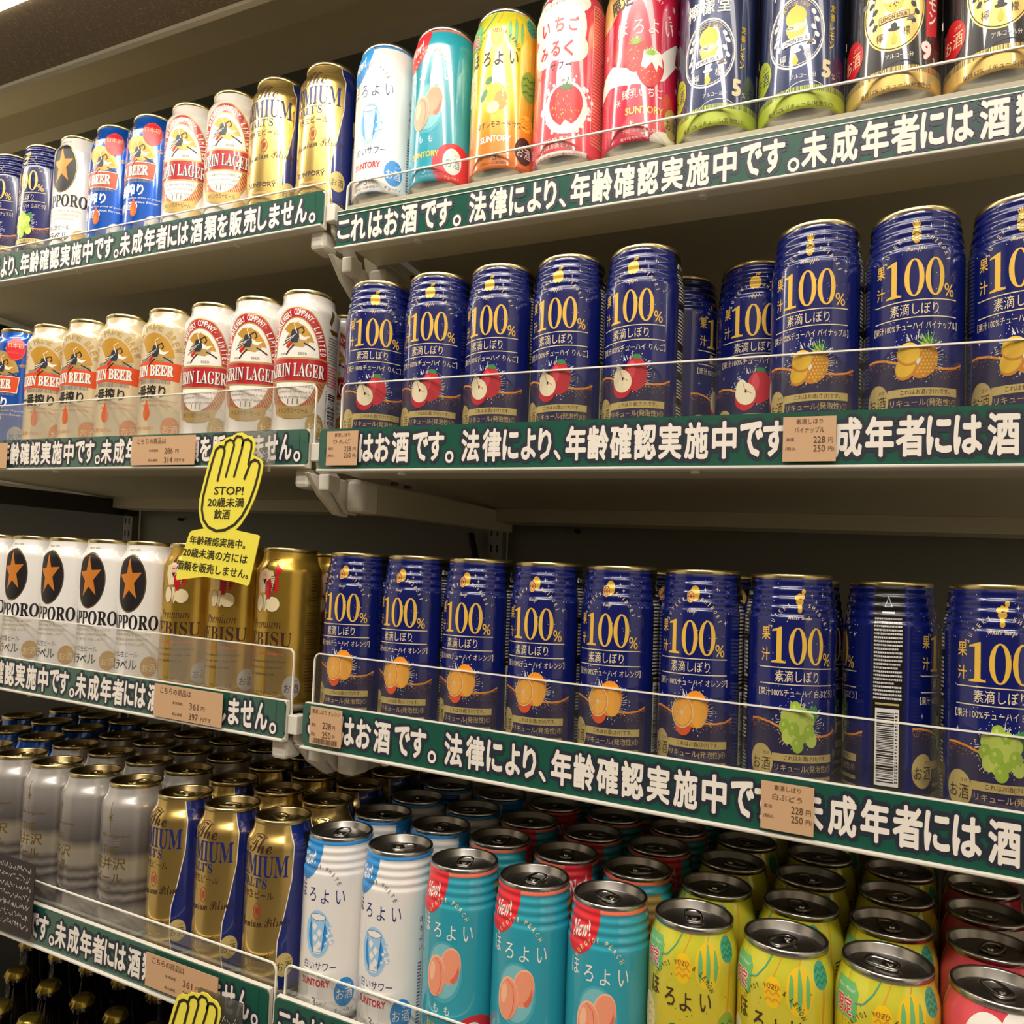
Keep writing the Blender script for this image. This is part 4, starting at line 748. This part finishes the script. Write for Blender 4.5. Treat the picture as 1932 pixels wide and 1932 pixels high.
for key, (ys, zb, zt, zc, zg, bd, x0, x1) in SH.items():
    lv, sd = key; nm = NAME[lv] + ' ' + SIDE[sd]
    t = empty('shelf', ((x0 + x1) / 2, ys + .03, zc)); tag(t, 'cream metal %s shelf carrying %s' % (nm, {'AR': 'sour and lemon cans', 'BR': 'blue apple and pineapple cans', 'CR': 'blue orange and grape cans', 'DR': 'rows of teal and yellow cans', 'AL': 'mixed beer cans', 'BL': 'cream and red crested cans', 'CL': 'star and gold figure cans', 'DL': 'silver and gold beer cans'}[key]), 'shelf')
    sx0, sx1 = (x0 + .004, x1) if sd == 'R' else (x0, x1 - .004)
    b = MB(); b.box(sx0, sx1, ys + .010, .985, zc - .012, zc - .0008, 'shelf_white' if lv == 'D' else 'enamel')
    b.prof(sx0 + .012, sx1 - .012, [(ys + .0085, zb - .0002), (ys + .011, zb - .0018), (ys + bd - .004, zb - .0018), (ys + bd, zb + .002), (ys + bd, zc - .011), (ys + .006, zc - .011)], 'enamel')
    b.box(sx0 + .012, sx1 - .012, .93, .975, zc - .030, zc - .012, 'enamel')
    kid(b.build('shelf_tray', None, .0008), t)
    b = MB(); lip = zb - .0034
    b.prof(sx0 - .004 if sd == 'R' else sx0, sx1 if sd == 'R' else sx1 + .004, [(ys + .0006, zb - .0004), (ys - .003, zb - .0008), (ys - .003, zb - .0026), (ys - .002, lip), (ys + .0075, lip), (ys + .0075, zt + .0005), (ys + .0025, zt + .0005), (ys + .0025, zb)], 'plastic_white' if lv != 'A' or sd == 'L' else 'plastic_white')
    kid(b.build('price_rail', None, .0004), t)
    for k in range(3):
        xx = sx0 + (sx1 - sx0) * (.12 + .36 * k); b = MB(); b.cyl((xx, ys + .004, lip - .0022 + S(xx, ys)), .0035, 'z', .0025, 'plastic_white'); kid(b.build('rail_clip'), t)
    b = MB(); gx0, gx1 = (x0 + (.018 if lv == 'B' else .004), x1) if sd == 'R' else (x0, x1 + (.0 if lv in 'A' else .001))
    gz0 = zb + .004; P = rounded(gx0, gz0, gx1, zg, .006 if sd == 'R' else 0, .006 if sd == 'L' else 0)
    plate(b, P, ys + .0080, ys + .0094, 'clear_acrylic'); gd = empty('clear_guard', ((gx0 + gx1) / 2, ys + .0085, gz0)); tag(gd, 'clear acrylic guard along the front edge of the %s shelf' % nm, 'guard'); kid(b.build('guard_sheet'), gd)
    e = MB(); k = len(P)
    seg = [(P[i], P[(i + 1) % k]) for i in range(k)]
    for (ax, az), (bx, bz) in seg:
        if (az + bz) / 2 < gz0 + .001 or (abs(ax - bx) < 1e-6 and sd == 'R' and ax > gx1 - .001) or (abs(ax - bx) < 1e-6 and sd == 'L' and ax < gx0 + .001): continue
        w = .0006; dx, dz = bx - ax, bz - az; L = math.hypot(dx, dz); nx, nz = -dz / L * w, dx / L * w
        q = [(ax + nx, az + nz), (ax - nx, az - nz), (bx - nx, bz - nz), (bx + nx, bz + nz)]; plate(e, q, ys + .0078, ys + .0096, 'edge_white')
    kid(e.build('guard_edge'), gd)
    if lv == 'D':
        n = 0; xs = [c - .033 for c in ((-.994, -.928, -.861, -.7955, -.7295, -.6543, -.588, -.5215) if sd == 'L' else (-.45, -.3829, -.3179, -.2517, -.1853, -.1184, -.0523, .0135, .0778))]
        for xx in xs:
            b = MB(); b.box(xx - .0006, xx + .0006, ys + .012, .95, zc - .001, zc + .006, 'tray_white'); kid(b.build('lane_divider'), t)
    # printed strip in the rail
    a = Art(); o0, o1 = {'AR': (-.006, .022), 'BR': (0, 0), 'CR': (.001, .026), 'DR': (.001, .026), 'AL': (-.7662, .027), 'BL': (-.756, .022), 'CL': (-.7565, .019), 'DL': (-.7402, 0)}[key]
    sgx0, sgx1 = (x0, x1) if sd == 'R' else (x0, x1)
    a.poly([(x * 1000, z * 1000) for x, z in rounded(sgx0, 0, sgx1, zt - zb, 0 if lv == 'A' else (.004 if sd == 'R' else 0), .004 if sd == 'L' else 0)], 'sign_green', 0)
    dz = {'AR': .0165}.get(key, (zt - zb) / 2); H = .0285
    w0 = {'。': (.0085, .0085), '、': (.006, .0085)}; kana = {'こ': .0155, 'れ': .018, 'は': .0165, 'お': .0165, 'で': .0165, 'す': .0165, 'に': .015, 'よ': .0135, 'り': .012, 'を': .0155, 'し': .013, 'ま': .0145, 'せ': .0165, 'ん': .0155}
    for ch, x in CH:
        xx = (x + o0 + o1 * x) * 1000
        if xx / 1000 < x0 + .004: continue
        if ch in w0:
            w, h = w0[ch]; zz = dz - H / 2 + h / 2 + .0005
            if ch == '。': a.ell(xx, zz * 1000, w * 500 + 2, h * 580 + 2.2, 'sign_outline', 2, 20); a.ring(xx, zz * 1000, w * 500, h * 640, 2.0, 'sign_white', 4, 20)
            else: a.line([(xx - 1.6, zz * 1000 + 3), (xx + 2.2, zz * 1000 - 2.6)], 6.4, 'sign_outline', 2); a.line([(xx - 1.6, zz * 1000 + 3), (xx + 2.2, zz * 1000 - 2.6)], 2.7, 'sign_white', 4)
            continue
        w = kana.get(ch, .0180) * 1000; h = H * 1000 * (.93 if ch in kana else 1)
        if ch == 'こ': h *= .72
        a.text(ch, xx, dz * 1000, w + 5.2, h + 6.0, 'sign_outline', 2, .165); a.text(ch, xx, dz * 1000, w, h, 'sign_white', 4, .036)
    if key == 'AR': a.rect(x0 * 1000, 31.6, x1 * 1000, 32.4, 'sign_white', 3); a.rect(x0 * 1000, 32.4, x1 * 1000, 35.6, 'sign_green_dark', 3); a.rect(x0 * 1000, 35.6, x1 * 1000, 36.2, 'sign_white', 3)
    elif sd == 'L': a.rect((x1 - .0105) * 1000, 1, (x1 - .0100) * 1000, (zt - zb) * 1000 - 1, 'sign_green_dark', 3)
    me = flat(a, 'lettering', 0, ys + .0002, zb)
    st = empty('sign_strip', ((x0 + x1) / 2, ys, zb)); tag(st, 'green age check strip on the %s shelf with outlined white characters' % nm, 'sign', 'green strips along the shelf fronts')
    b = MB(); plate(b, rounded(sgx0, zb, sgx1, zt, 0 if lv == 'A' or sd == 'L' else .004, .004 if sd == 'L' else 0), ys + .0003, ys + .0022, 'sign_green'); kid(b.build('strip_backing'), st)
    kid(link('strip_print', me), st)

# the bay beyond, cut off by the left edge of the photo
for lv in 'ABCD':
    ys, zb, zt, zc, zg, bd, x0, x1 = SH[lv + 'L']; xa, xb = XL - .74, XL - .012
    t = empty('shelf', ((xa + xb) / 2, ys + .03, zc)); tag(t, 'cream %s shelf of the further bay beyond the left edge' % NAME[lv], 'shelf')
    b = MB(); b.box(xa, xb, ys + .008, .985, zc - .012, zc - .0008, 'enamel'); kid(b.build('shelf_tray'), t)
    b = MB(); b.box(xa, xb, ys, ys + .008, zb, zt, 'plastic_white'); kid(b.build('price_rail'), t)

# brackets at the join between the two bays, and at the far bay's own upright
for lv in 'ABC':
    for sd in 'RL':
        ys, zb, zt, zc, zg, bd, x0, x1 = SH[lv + sd]; z = zb - .0022; xs = XM + .019 if sd == 'R' else XM - .018
        t = empty('shelf_bracket', (xs, .98, z)); tag(t, 'cream steel bracket under the %s end of the %s %s shelf' % ('left' if sd == 'R' else 'right', NAME[lv], SIDE[sd]), 'bracket')
        w = .0085
        if sd == 'R':
            b = MB(); b.side(xs - w, xs + w, [(ys + .065, z), (.985, zc - .012), (.985, zc - .040), (ys + .075, z - .032)], 'enamel'); kid(b.build('bracket_arm', None, .002), t)
            b = MB(); b.box(xs - w - .002, xs + w + .002, ys + .048, ys + .076, z - .033, z - .0005, 'plastic_white'); kid(b.build('end_cap', None, .004), t)
            for q in (.085, .11): b = MB(); b.cyl((xs + .022, ys + q, zb - .004 + S(xs, ys)), .0042, 'z', .003, 'screw'); kid(b.build('screw'), t)
            b = MB(); b.side(xs - .030, xs - .024, [(ys + .006, z), (ys + .05, z), (ys + .072, z - .036), (ys + .052, z - .036), (ys + .026, z - .020)], 'plastic_white'); b.side(xs - .022, xs - .016, [(ys + .022, z), (ys + .055, z), (ys + .076, z - .034), (ys + .060, z - .034)], 'plastic_white'); kid(b.build('hook_plate', None, .001), t)
            b = MB(); b.box(xs - .020, xs - .007, ys + .016, ys + .034, z - .016, z, 'plastic_white'); kid(b.build('rail_stop', None, .0015), t)
        else:
            b = MB(); b.side(xs - w, xs + w, [(ys + .075, z), (.985, zc - .012), (.985, zc - .040), (ys + .085, z - .028)], 'enamel'); kid(b.build('bracket_arm', None, .002), t)
            b = MB(); b.box(x1 - .020, x1 - .002, ys + .006, ys + .030, z - .020, z, 'plastic_white'); kid(b.build('end_cap', None, .004), t)
            b = MB(); b.box(x1 + .001, x1 + .012, ys + .004, ys + .020, zb + .004, zb + .022, 'plastic_white'); b.side(x1 + .002, x1 + .006, [(ys + .010, zb + .004), (ys + .040, z), (ys + .080, z - .034), (ys + .055, z - .034), (ys + .012, z - .002)], 'plastic_white'); kid(b.build('hook_plate', None, .001), t)
    ys, zb, zt, zc, zg, bd, x0, x1 = SH[lv + 'L']; z = zb - .0022; xs = XL + .019
    t = empty('shelf_bracket', (xs, .98, z)); tag(t, 'dark far bracket under the left end of the %s left shelf' % NAME[lv], 'bracket')
    b = MB(); b.side(xs - .008, xs + .008, [(ys + .075, z), (.985, zc - .012), (.985, zc - .040), (ys + .085, z - .028)], 'back_dark'); kid(b.build('bracket_arm', None, .002), t)
    b = MB(); b.cyl((xs + .008, .95, zc - .036 + S(xs, .95)), .004, 'x', .003, 'hole', 10); kid(b.build('screw'), t)

# ------------------------------------------------------------------ cans
ORD = ['first', 'second', 'third', 'fourth', 'fifth', 'sixth', 'seventh', 'eighth', 'ninth', 'tenth']
CANS = []
def C_(k, x, y, z, rot, shelf, row): CANS.append((k, x, y, z, rot, shelf, row))
for k, x, r in (('white', -.4611, 0), ('peach', -.3934, 0), ('yuzu', -.3254, 12), ('milk', -.2589, 0), ('snow', -.1915, 0), ('lemon', -.1245, 0), ('lemon', -.0575, 0), ('strong', .0085, 0), ('strong', .0755, 0), ('strong', .1425, 0)): C_(k, x, .6399, .3785, r, 'AR', 0)
for k, x, r in (('pine', -1.156, 0), ('pine', -1.0865, 3), ('grape', -1.0183, 3), ('star', -.95, 2), ('azure', -.8788, 0), ('azure', -.813, 0), ('lager', -.7478, 0), ('lager', -.6793, 2), ('malt', -.614, 10), ('malt', -.5435, 5)): C_(k, x, .6487, .3867, r, 'AL', 0)
for k, x, r in (('apple', -.4448, 14), ('apple', -.3766, 7), ('apple', -.3098, 1.5), ('apple', -.2441, 0), ('apple', -.1773, 178), ('pine', -.0411, 174.5), ('pine', .0242, 0), ('pine', .0915, -5), ('pine', .158, 0)): C_(k, x, .6214, .1270, r if abs(r) > 90 else r * 1.74, 'BR', 0)
C_('apple', -.1605, .689, .1270, -92, 'BR', 1); C_('apple', -.093, .676, .1270, 5, 'BR', 1)
for k, x, r in (('azure', -1.092, 0), ('azure', -1.0235, 0), ('cream', -.9555, 8), ('cream', -.8863, -6), ('cream', -.8211, 0), ('cream', -.7468, -7), ('lager', -.6783, -3), ('lager', -.6122, 4), ('lager', -.5465, 0)): C_(k, x, .6337, .1348, r, 'BL', 0)
C_('lager', -.5465, .7065, .1348, -20, 'BL', 1)
for k, x, r in (('orange', -.4583, 6), ('orange', -.3903, 180), ('orange', -.3246, 1), ('orange', -.2568, 180), ('orange', -.1913, -2), ('orange', -.1233, -2), ('grape', -.0563, 17), ('grape', .0785, -1), ('grape', .146, 0)): C_(k, x, .6259, -.1347, r, 'CR', 0)
C_('grape', .014, .664, -.1347, -94, 'CR', 1)
for x, k in ((-.1913, 'orange'), (-.1233, 'orange'), (-.0563, 'grape')): C_(k, x + .003, .700, -.1347, 40, 'CR', 1)
C_('grape', .014, .738, -.1347, 100, 'CR', 2)
for k, x, r in (('star', -1.016, 0), ('star', -.9475, -2), ('star', -.8787, -4), ('star', -.8105, 0), ('star', -.7445, 0), ('figure', -.676, 12), ('figure', -.609, 10), ('figure', -.5425, 0)): C_(k, x, .6211, -.1335, r, 'CL', 0)
C_('figure', -.5425, .694, -.1335, 30, 'CL', 1); C_('figure', -.609, .694, -.1335, 80, 'CL', 1)
rr = random.Random(11)
colsR = [('whiteb', -.45, 3), ('whiteb', -.3829, -6), ('peachb', -.3179, 0), ('peachb', -.2517, 0), ('peachb', -.1853, 1), ('yuzub', -.1184, 2), ('yuzub', -.0523, -6), ('yuzub', .0135, -2), ('milkb', .0778, 12), ('milkb', .1445, 0)]
for k, x, r in colsR:
    for j in range(5): C_(k, x + .0175 * (x + .25) * j, .605 + .0737 * j, -.3965, r if j == 0 else rr.uniform(-60, 60) + (120 if j % 2 and k != 'yuzub' else 0), 'DR', j)
for k, x, r in (('mist', -1.060, 0), ('mist', -.994, 0), ('mist', -.928, 0), ('mist', -.861, -4), ('mist', -.7955, -25), ('mist', -.7295, 0), ('malt', -.6543, -8), ('malt', -.588, -4), ('malt', -.5215, 0)): C_(k, x, .605, -.395, r, 'DL', 0)
for j, (y, L) in enumerate(((.677, (('azure', -1.137), ('azure', -1.0695), ('azure', -1.000), ('mist', -.9305), ('mist', -.8635), ('mist', -.7963), ('mist', -.7293), ('malt', -.6573), ('malt', -.5906), ('malt', -.5242))),
    (.751, (('azure', -1.156), ('azure', -1.0878), ('azure', -1.0195), ('mist', -.9411), ('mist', -.8745), ('mist', -.8081), ('mist', -.7406), ('malt', -.671), ('malt', -.6035), ('malt', -.5364))),
    (.826, (('azure', -1.158), ('azure', -1.089), ('azure', -1.0205), ('mist', -.9501), ('mist', -.8837), ('mist', -.8156), ('mist', -.7449), ('malt', -.676), ('malt', -.6086), ('malt', -.541))),
    (.900, (('mist', -.953), ('mist', -.884), ('mist', -.8156), ('malt', -.746), ('malt', -.677), ('malt', -.6086), ('malt', -.541))))):
    for k, x in L: C_(k, x, y, -.395, rr.uniform(-50, 50), 'DL', j + 1)
def settle():
    rows = {}
    for i, c in enumerate(CANS): rows.setdefault((c[5], round(c[2], 3)), []).append(i)
    for L in rows.values():
        L.sort(key=lambda i: CANS[i][1]); xs = [CANS[i][1] for i in L]
        for _ in range(200):
            for a in range(len(xs) - 1):
                g = .0663 - (xs[a + 1] - xs[a])
                if g > 0: xs[a] -= g / 2; xs[a + 1] += g / 2
        for i, x in zip(L, xs): c = CANS[i]; CANS[i] = (c[0], x) + c[2:]
settle()
def place_cans():
    seen = {}; groups = {}
    for c in CANS: groups.setdefault((c[0], c[5], c[6]), []).append(c[1])
    for g in groups.values(): g.sort()
    for k, x, y, z, rot, sh, row in CANS:
        K = KINDS[k]; g = groups[(k, sh, row)]; i = g.index(x); n = len(g)
        where = '%s %s shelf' % (NAME[sh[0]], SIDE[sh[1]])
        rowt = ['front row', 'second row', 'third row', 'fourth row', 'rearmost row'][row]
        pos = '' if n == 1 else ', %s such from left' % ORD[i]
        lab = '%s%s, %s, %s' % (K['look'], pos, rowt, where)
        jx = 0 if row == 0 else rr.uniform(-.0006, .0006)
        zz = z + S(x, y) + .0008; R_ = math.radians(rot)
        if k not in seen:
            t = empty(K['name'], (x + jx, y, zz), R_); link('can_body', K['mesh'], t)
            l = link('lid', LIDS[K['lid']][0], t); p = link('pull_tab', LIDS[K['lid']][1], t); p.rotation_euler.z = .3; seen[k] = t
        else:
            s0 = seen[k]; t = s0.copy(); C.objects.link(t); t.location = (x + jx, y, zz); t.rotation_euler.z = R_
            for ch in s0.children:
                c = ch.copy(); C.objects.link(c); c.parent = t
                if ch.name.startswith('pull_tab'): c.rotation_euler.z = rr.uniform(-2.6, 2.6)
        tag(t, lab, K['cat'], '%s on the %s' % (K['look'], where))
place_cans()

# ------------------------------------------------------------------ bottles below
def bottle_meshes():
    g = [(0, 28), (3, 32), (8, 33), (190, 33), (205, 31), (222, 24), (245, 17), (270, 14.6), (292, 13.6), (294, 15), (299, 15), (301, 13.4), (306, 13)]
    glass = mesh('bottle_glass', *lathe(g, 32), 'bottle_brown', None, True, .001)
    lab = mesh('paper_label', *lathe([(60, 33.3), (165, 33.3)], 32), 'bottle_label', None, True, .001)
    vs = []; fs = []; n = 42; pr = [(303, 16.6, 1), (305, 16.2, 1), (309, 14.8, .3), (312, 13.6, 0), (313.6, 11, 0), (314, .01, 0)]
    for z, r, k in pr:
        for i in range(n): a = 2 * PI * i / n; q = r + k * .7 * (1 if i % 2 else -1); vs.append((q * math.cos(a), q * math.sin(a), z))
    for j in range(len(pr) - 1):
        for i in range(n): fs.append((j * n + i, j * n + (i + 1) % n, (j + 1) * n + (i + 1) % n, (j + 1) * n + i))
    return glass, lab, mesh('crown_cap', vs, fs, 'cap_gold', None, True, .001)
bg, bl, bc = bottle_meshes()
first = None; rows_b = [(.7095, (-1.172, -1.1017, -1.0345, -.9673, -.897)), (.779, (-1.1723, -1.0972, -1.0231, -.953, -.8805)), (.850, (-1.25, -1.176, -1.102, -1.028, -.954)), (.921, (-1.33, -1.255, -1.18, -1.105, -1.03))]
for ri, (y, L) in enumerate(rows_b):
    for i, x in enumerate(L):
        lab = 'brown beer bottle with gold crown cap, %s from left, %s row, below lowest shelf' % (ORD[i], ['nearest', 'second', 'third', 'rearmost'][ri])
        loc = (x, y, -.62 - .314 + S(x, y))
        if first is None:
            first = t = empty('beer_bottle', loc); link('bottle_glass', bg, t); link('paper_label', bl, t); link('crown_cap', bc, t)
        else:
            t = first.copy(); C.objects.link(t); t.location = loc
            for ch in first.children: c = ch.copy(); C.objects.link(c); c.parent = t
        tag(t, lab, 'bottle', 'brown bottles below the lowest left shelf')
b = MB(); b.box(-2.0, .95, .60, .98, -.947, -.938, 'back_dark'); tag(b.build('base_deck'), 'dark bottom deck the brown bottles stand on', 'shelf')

# ------------------------------------------------------------------ price cards
def card(x0, x1, z0, z1, y, lines, label, barcode=False, skew=0):
    t = empty('price_card', ((x0 + x1) / 2, y, z0)); tag(t, label, 'price card')
    b = MB(); plate(b, [(x0 + skew, z0), (x1, z0), (x1, z1), (x0, z1)], y, y + .0004, 'kraft'); kid(b.build('card'), t)
    a = Art(); W_ = (x1 - x0) * 1000; H_ = (z1 - z0) * 1000
    for s_, u, v, w, h, bo in lines: a.text(s_, u * W_, v * H_, w * W_, h * H_, 'kraft_ink', 1, bo)
    if barcode: a.bars(.12 * W_, .88 * W_, .03 * H_, .17 * H_, 'kraft_ink', 1, 4)
    kid(link('card_print', flat(a, 'card_print', x0, y, z0)), t)
def pl(n1, n2, p1, p2):
    L = [(n1, .5, .89, .5, .11, 0)] + ([(n2, .5, .70, .56, .13, 0)] if n2 else [])
    return L + [('本体', .14, .49, .16, .09, 0), (p1, .69, .48, .22, .15, .01), ('円', .90, .47, .09, .11, 0), ('(税込', .15, .28, .2, .09, 0), (p2, .69, .29, .22, .15, .01), ('円)', .91, .27, .11, .11, 0)]
def cl(p1, p2): return [('こちらの商品は', .32, .83, .46, .2, 0), ('本体価格', .36, .50, .15, .09, 0), (p1, .60, .48, .13, .2, .01), ('円', .73, .46, .05, .12, 0), ('税込価格', .36, .17, .15, .09, 0), (p2, .60, .17, .13, .2, .01), ('円です', .78, .15, .15, .12, 0)]
card(-.0592, -.0240, .1080, .1400, .5745, pl('素滴しぼり', 'パイナップル', '228', '250'), 'kraft price card reading 228 yen on the second right shelf below the pineapple cans')
card(-.4663, -.4308, .1088, .1410, .5745, pl('素滴しぼり', 'りんご', '228', '250'), 'kraft price card at the left end of the second right shelf below the apple cans')
card(-.0692, -.0340, -.1528, -.1193, .5795, pl('素滴しぼり', '白ぶどう', '228', '250'), 'kraft price card on the third right shelf below the first grape can')
card(-.4738, -.4375, -.1513, -.1171, .5795, [('素滴しぼり オレンジ', .5, .88, .88, .12, 0), ('本体', .12, .52, .14, .1, 0), ('228', .54, .53, .28, .18, .01), ('円', .76, .51, .08, .1, 0), ('税込', .12, .27, .14, .1, 0), ('250', .54, .28, .28, .18, .01), ('円', .76, .26, .08, .1, 0)], 'kraft price card with bar code at the left end of the third right shelf', True)
card(-.7470, -.6503, .1137, .1455, .5872, cl('286', '314'), 'wide kraft price card reading 286 yen on the second left shelf')
card(-1.064, -.9685, .1122, .1437, .5872, cl('286', '314'), 'kraft price card at the photo left edge of the second left shelf')
card(-.6740, -.5788, -.1512, -.1176, .5742, cl('361', '397'), 'wide kraft price card reading 361 yen on the third left shelf')
card(-1.03, -.9395, -.1540, -.1195, .5742, cl('361', '397'), 'kraft price card at the photo left edge of the third left shelf')
card(-.6430, -.5477, -.4085, -.3765, .5567, cl('361', '397'), 'wide kraft price card reading 361 yen on the lowest left shelf')
card(-.958, -.876, -.4095, -.338, .5560, cl('361', '397'), 'pale kraft card at far left of the lowest left shelf beside the chalk card')

# ------------------------------------------------------------------ yellow raised-hand notices
HO = [(-.6106, .0448), (-.6162, .0524), (-.619, .0641), (-.6189, .0748), (-.6153, .0886), (-.6112, .1042), (-.607, .1188), (-.6026, .1295), (-.5976, .1323), (-.5911, .1332), (-.5863, .1369), (-.5774, .1382), (-.5725, .1409), (-.5662, .1414), (-.5604, .1387), (-.5535, .1373), (-.5488, .1322), (-.5483, .1256), (-.5503, .1185), (-.5459, .1168), (-.5396, .1141), (-.537, .1084), (-.538, .1), (-.5413, .0869), (-.5454, .0756), (-.5531, .0613), (-.561, .0508), (-.5681, .0445), (-.5381, .0403), (-.5365, .0383), (-.5467, -.0077), (-.5493, -.0093), (-.5656, -.0065), (-.6069, -.0035), (-.644, -.0089), (-.6457, -.007), (-.6391, .0154), (-.6302, .0393), (-.6277, .0419), (-.6198, .0435)]
HL = [(-.5953, .0934), (-.5878, .1234), (-.5901, .1273), (-.5946, .1279), (-.5996, .1246), (-.6039, .112), (-.6091, .0944), (-.6137, .0768), (-.6145, .0641), (-.6113, .0535), (-.6041, .0464), (-.5935, .0428), (-.582, .0441), (-.5697, .0496), (-.5603, .0584), (-.5525, .0708), (-.5462, .0859), (-.5422, .1), (-.541, .1085), (-.5431, .1123), (-.5481, .1137), (-.5529, .1114), (-.5561, .1039), (-.5598, .0953)]
FS = [[(-.5846, .0973), (-.5755, .129), (-.577, .1329), (-.5816, .1344), (-.5866, .1321), (-.5887, .1263)], [(-.5735, .0973), (-.5651, .1249), (-.5637, .1326), (-.5666, .1369), (-.5723, .1376), (-.5752, .1347), (-.5766, .1309)], [(-.5559, .1096), (-.5527, .1257), (-.5531, .1314), (-.5576, .1343), (-.5632, .1335), (-.5653, .1278)]]
def hand(dx, dz, y, label):
    t = empty('warning_sign', (-.58 + dx, y, .05 + dz)); tag(t, label, 'sign')
    P = [(x + dx, z + dz) for x, z in HO]; v = [Vector((p[0], p[1], 0)) for p in P]; tr = geometry.tessellate_polygon([v]); k = len(P)
    vs = [(p[0], yy, p[1] + S(p[0], y)) for yy in (y, y + .0008) for p in P]
    fs = [tuple(f) for f in tr] + [tuple(q + k for q in reversed(f)) for f in tr] + [(i, k + i, k + (i + 1) % k, (i + 1) % k) for i in range(k)]
    MB_ = MB(); MB_.add(vs, fs, 'sign_yellow'); kid(MB_.build('sign_card'), t)
    a = Art(); mm = lambda L: [((x + dx) * 1000, (z + dz) * 1000) for x, z in L]
    a.line(mm(HL), 2.8, 'sign_black', 1)
    for f in FS: a.line(mm(f), 2.5, 'sign_black', 1)
    K = 'sign_black'
    for s_, cx, cz, w, h, rot in (('STOP!', -.5795, .0833, .037, .0078, 0), ('20歳未満', -.5827, .0717, .0455, .0092, 0), ('飲酒', -.5868, .0597, .020, .0092, 0), ('年齢確認実施中。', -.5912, .0318, .071, .0084, -2), ('20歳未満の方には', -.5935, .0185, .082, .0090, -3), ('酒類を販売しません。', -.5965, .0045, .092, .0092, -3)):
        a.text(s_, (cx + dx) * 1000, (cz + dz) * 1000, w * 1060, h * 1080, K, 1, .02, .1, rot)
    kid(link('sign_print', flat(a, 'sign_print', 0, y, 0)), t)
    b = MB(); x0, x1 = -.578 + dx, -.525 + dx; b.box(x0, x1, y + .002, y + .0032, .108 + dz, .1425 + dz, 'clear_film'); b.box(x0 + .004, x1 - .006, y + .0032, y + .004, .103 + dz, .124 + dz, 'clear_film'); kid(b.build('clear_clip'), t)
    a = Art(); q = random.Random(4)
    for _ in range(60): x, z = (-.556 + dx + q.random() * .026) * 1000, (.112 + dz + q.random() * .014) * 1000; a.line([(x, z), (x + q.uniform(-2, 2), z + q.uniform(-2, 2))], .5, 'chalk', 0, False)
    kid(link('scuff', flat(a, 'scuff', 0, y + .0018, 0)), t)
hand(0, 0, .5680, 'yellow raised hand notice clipped to the second left shelf, shown whole')
hand(.0193, -.5257, .5430, 'yellow raised hand notice cut off by the bottom edge of the photo')

# chalk card on the lowest left shelf
t = empty('chalk_card', (-.85, .555, -.408)); tag(t, 'small dark card with handwritten chalk notes at the lowest left shelf', 'card')
b = MB(); plate(b, rounded(-.883, -.4080, -.8155, -.3276, .002, .004), .5540, .5550, 'chalkboard'); kid(b.build('board'), t)
a = Art(); q = random.Random(9)
for r_ in range(7):
    x = -879.
    while x < -823: a.line([(x + q.uniform(0, 1), -336 - r_ * 10 + q.uniform(-3.4, 3.4) - (x + 879) * .02) , (x + q.uniform(1, 3), -336 - r_ * 10 + q.uniform(-3.4, 3.4)), (x + q.uniform(2, 4.5), -336 - r_ * 10 + q.uniform(-3, 3))], .55, 'chalk', 1, False); x += q.uniform(2.2, 4)
kid(link('handwriting', flat(a, 'handwriting', 0, .5540, 0)), t)

# cable hanging behind the bracket
cu = bpy.data.curves.new('power_cable', 'CURVE'); cu.dimensions = '3D'; cu.bevel_depth = .0055; cu.bevel_resolution = 3
sp = cu.splines.new('BEZIER'); pts = [(-.53, .985, .085), (-.515, .975, .045), (-.505, .975, -.02)]; sp.bezier_points.add(2)
for p_, c_ in zip(sp.bezier_points, pts): p_.co = c_; p_.handle_left_type = p_.handle_right_type = 'AUTO'
cu.materials.append(MATS['cable']); o = bpy.data.objects.new('power_cable', cu); C.objects.link(o); bpy.context.view_layer.update(); me = bpy.data.meshes.new_from_object(o); bpy.data.objects.remove(o); o = link('power_cable', me); tag(o, 'dark curved cable hanging behind the third shelf bracket', 'cable')
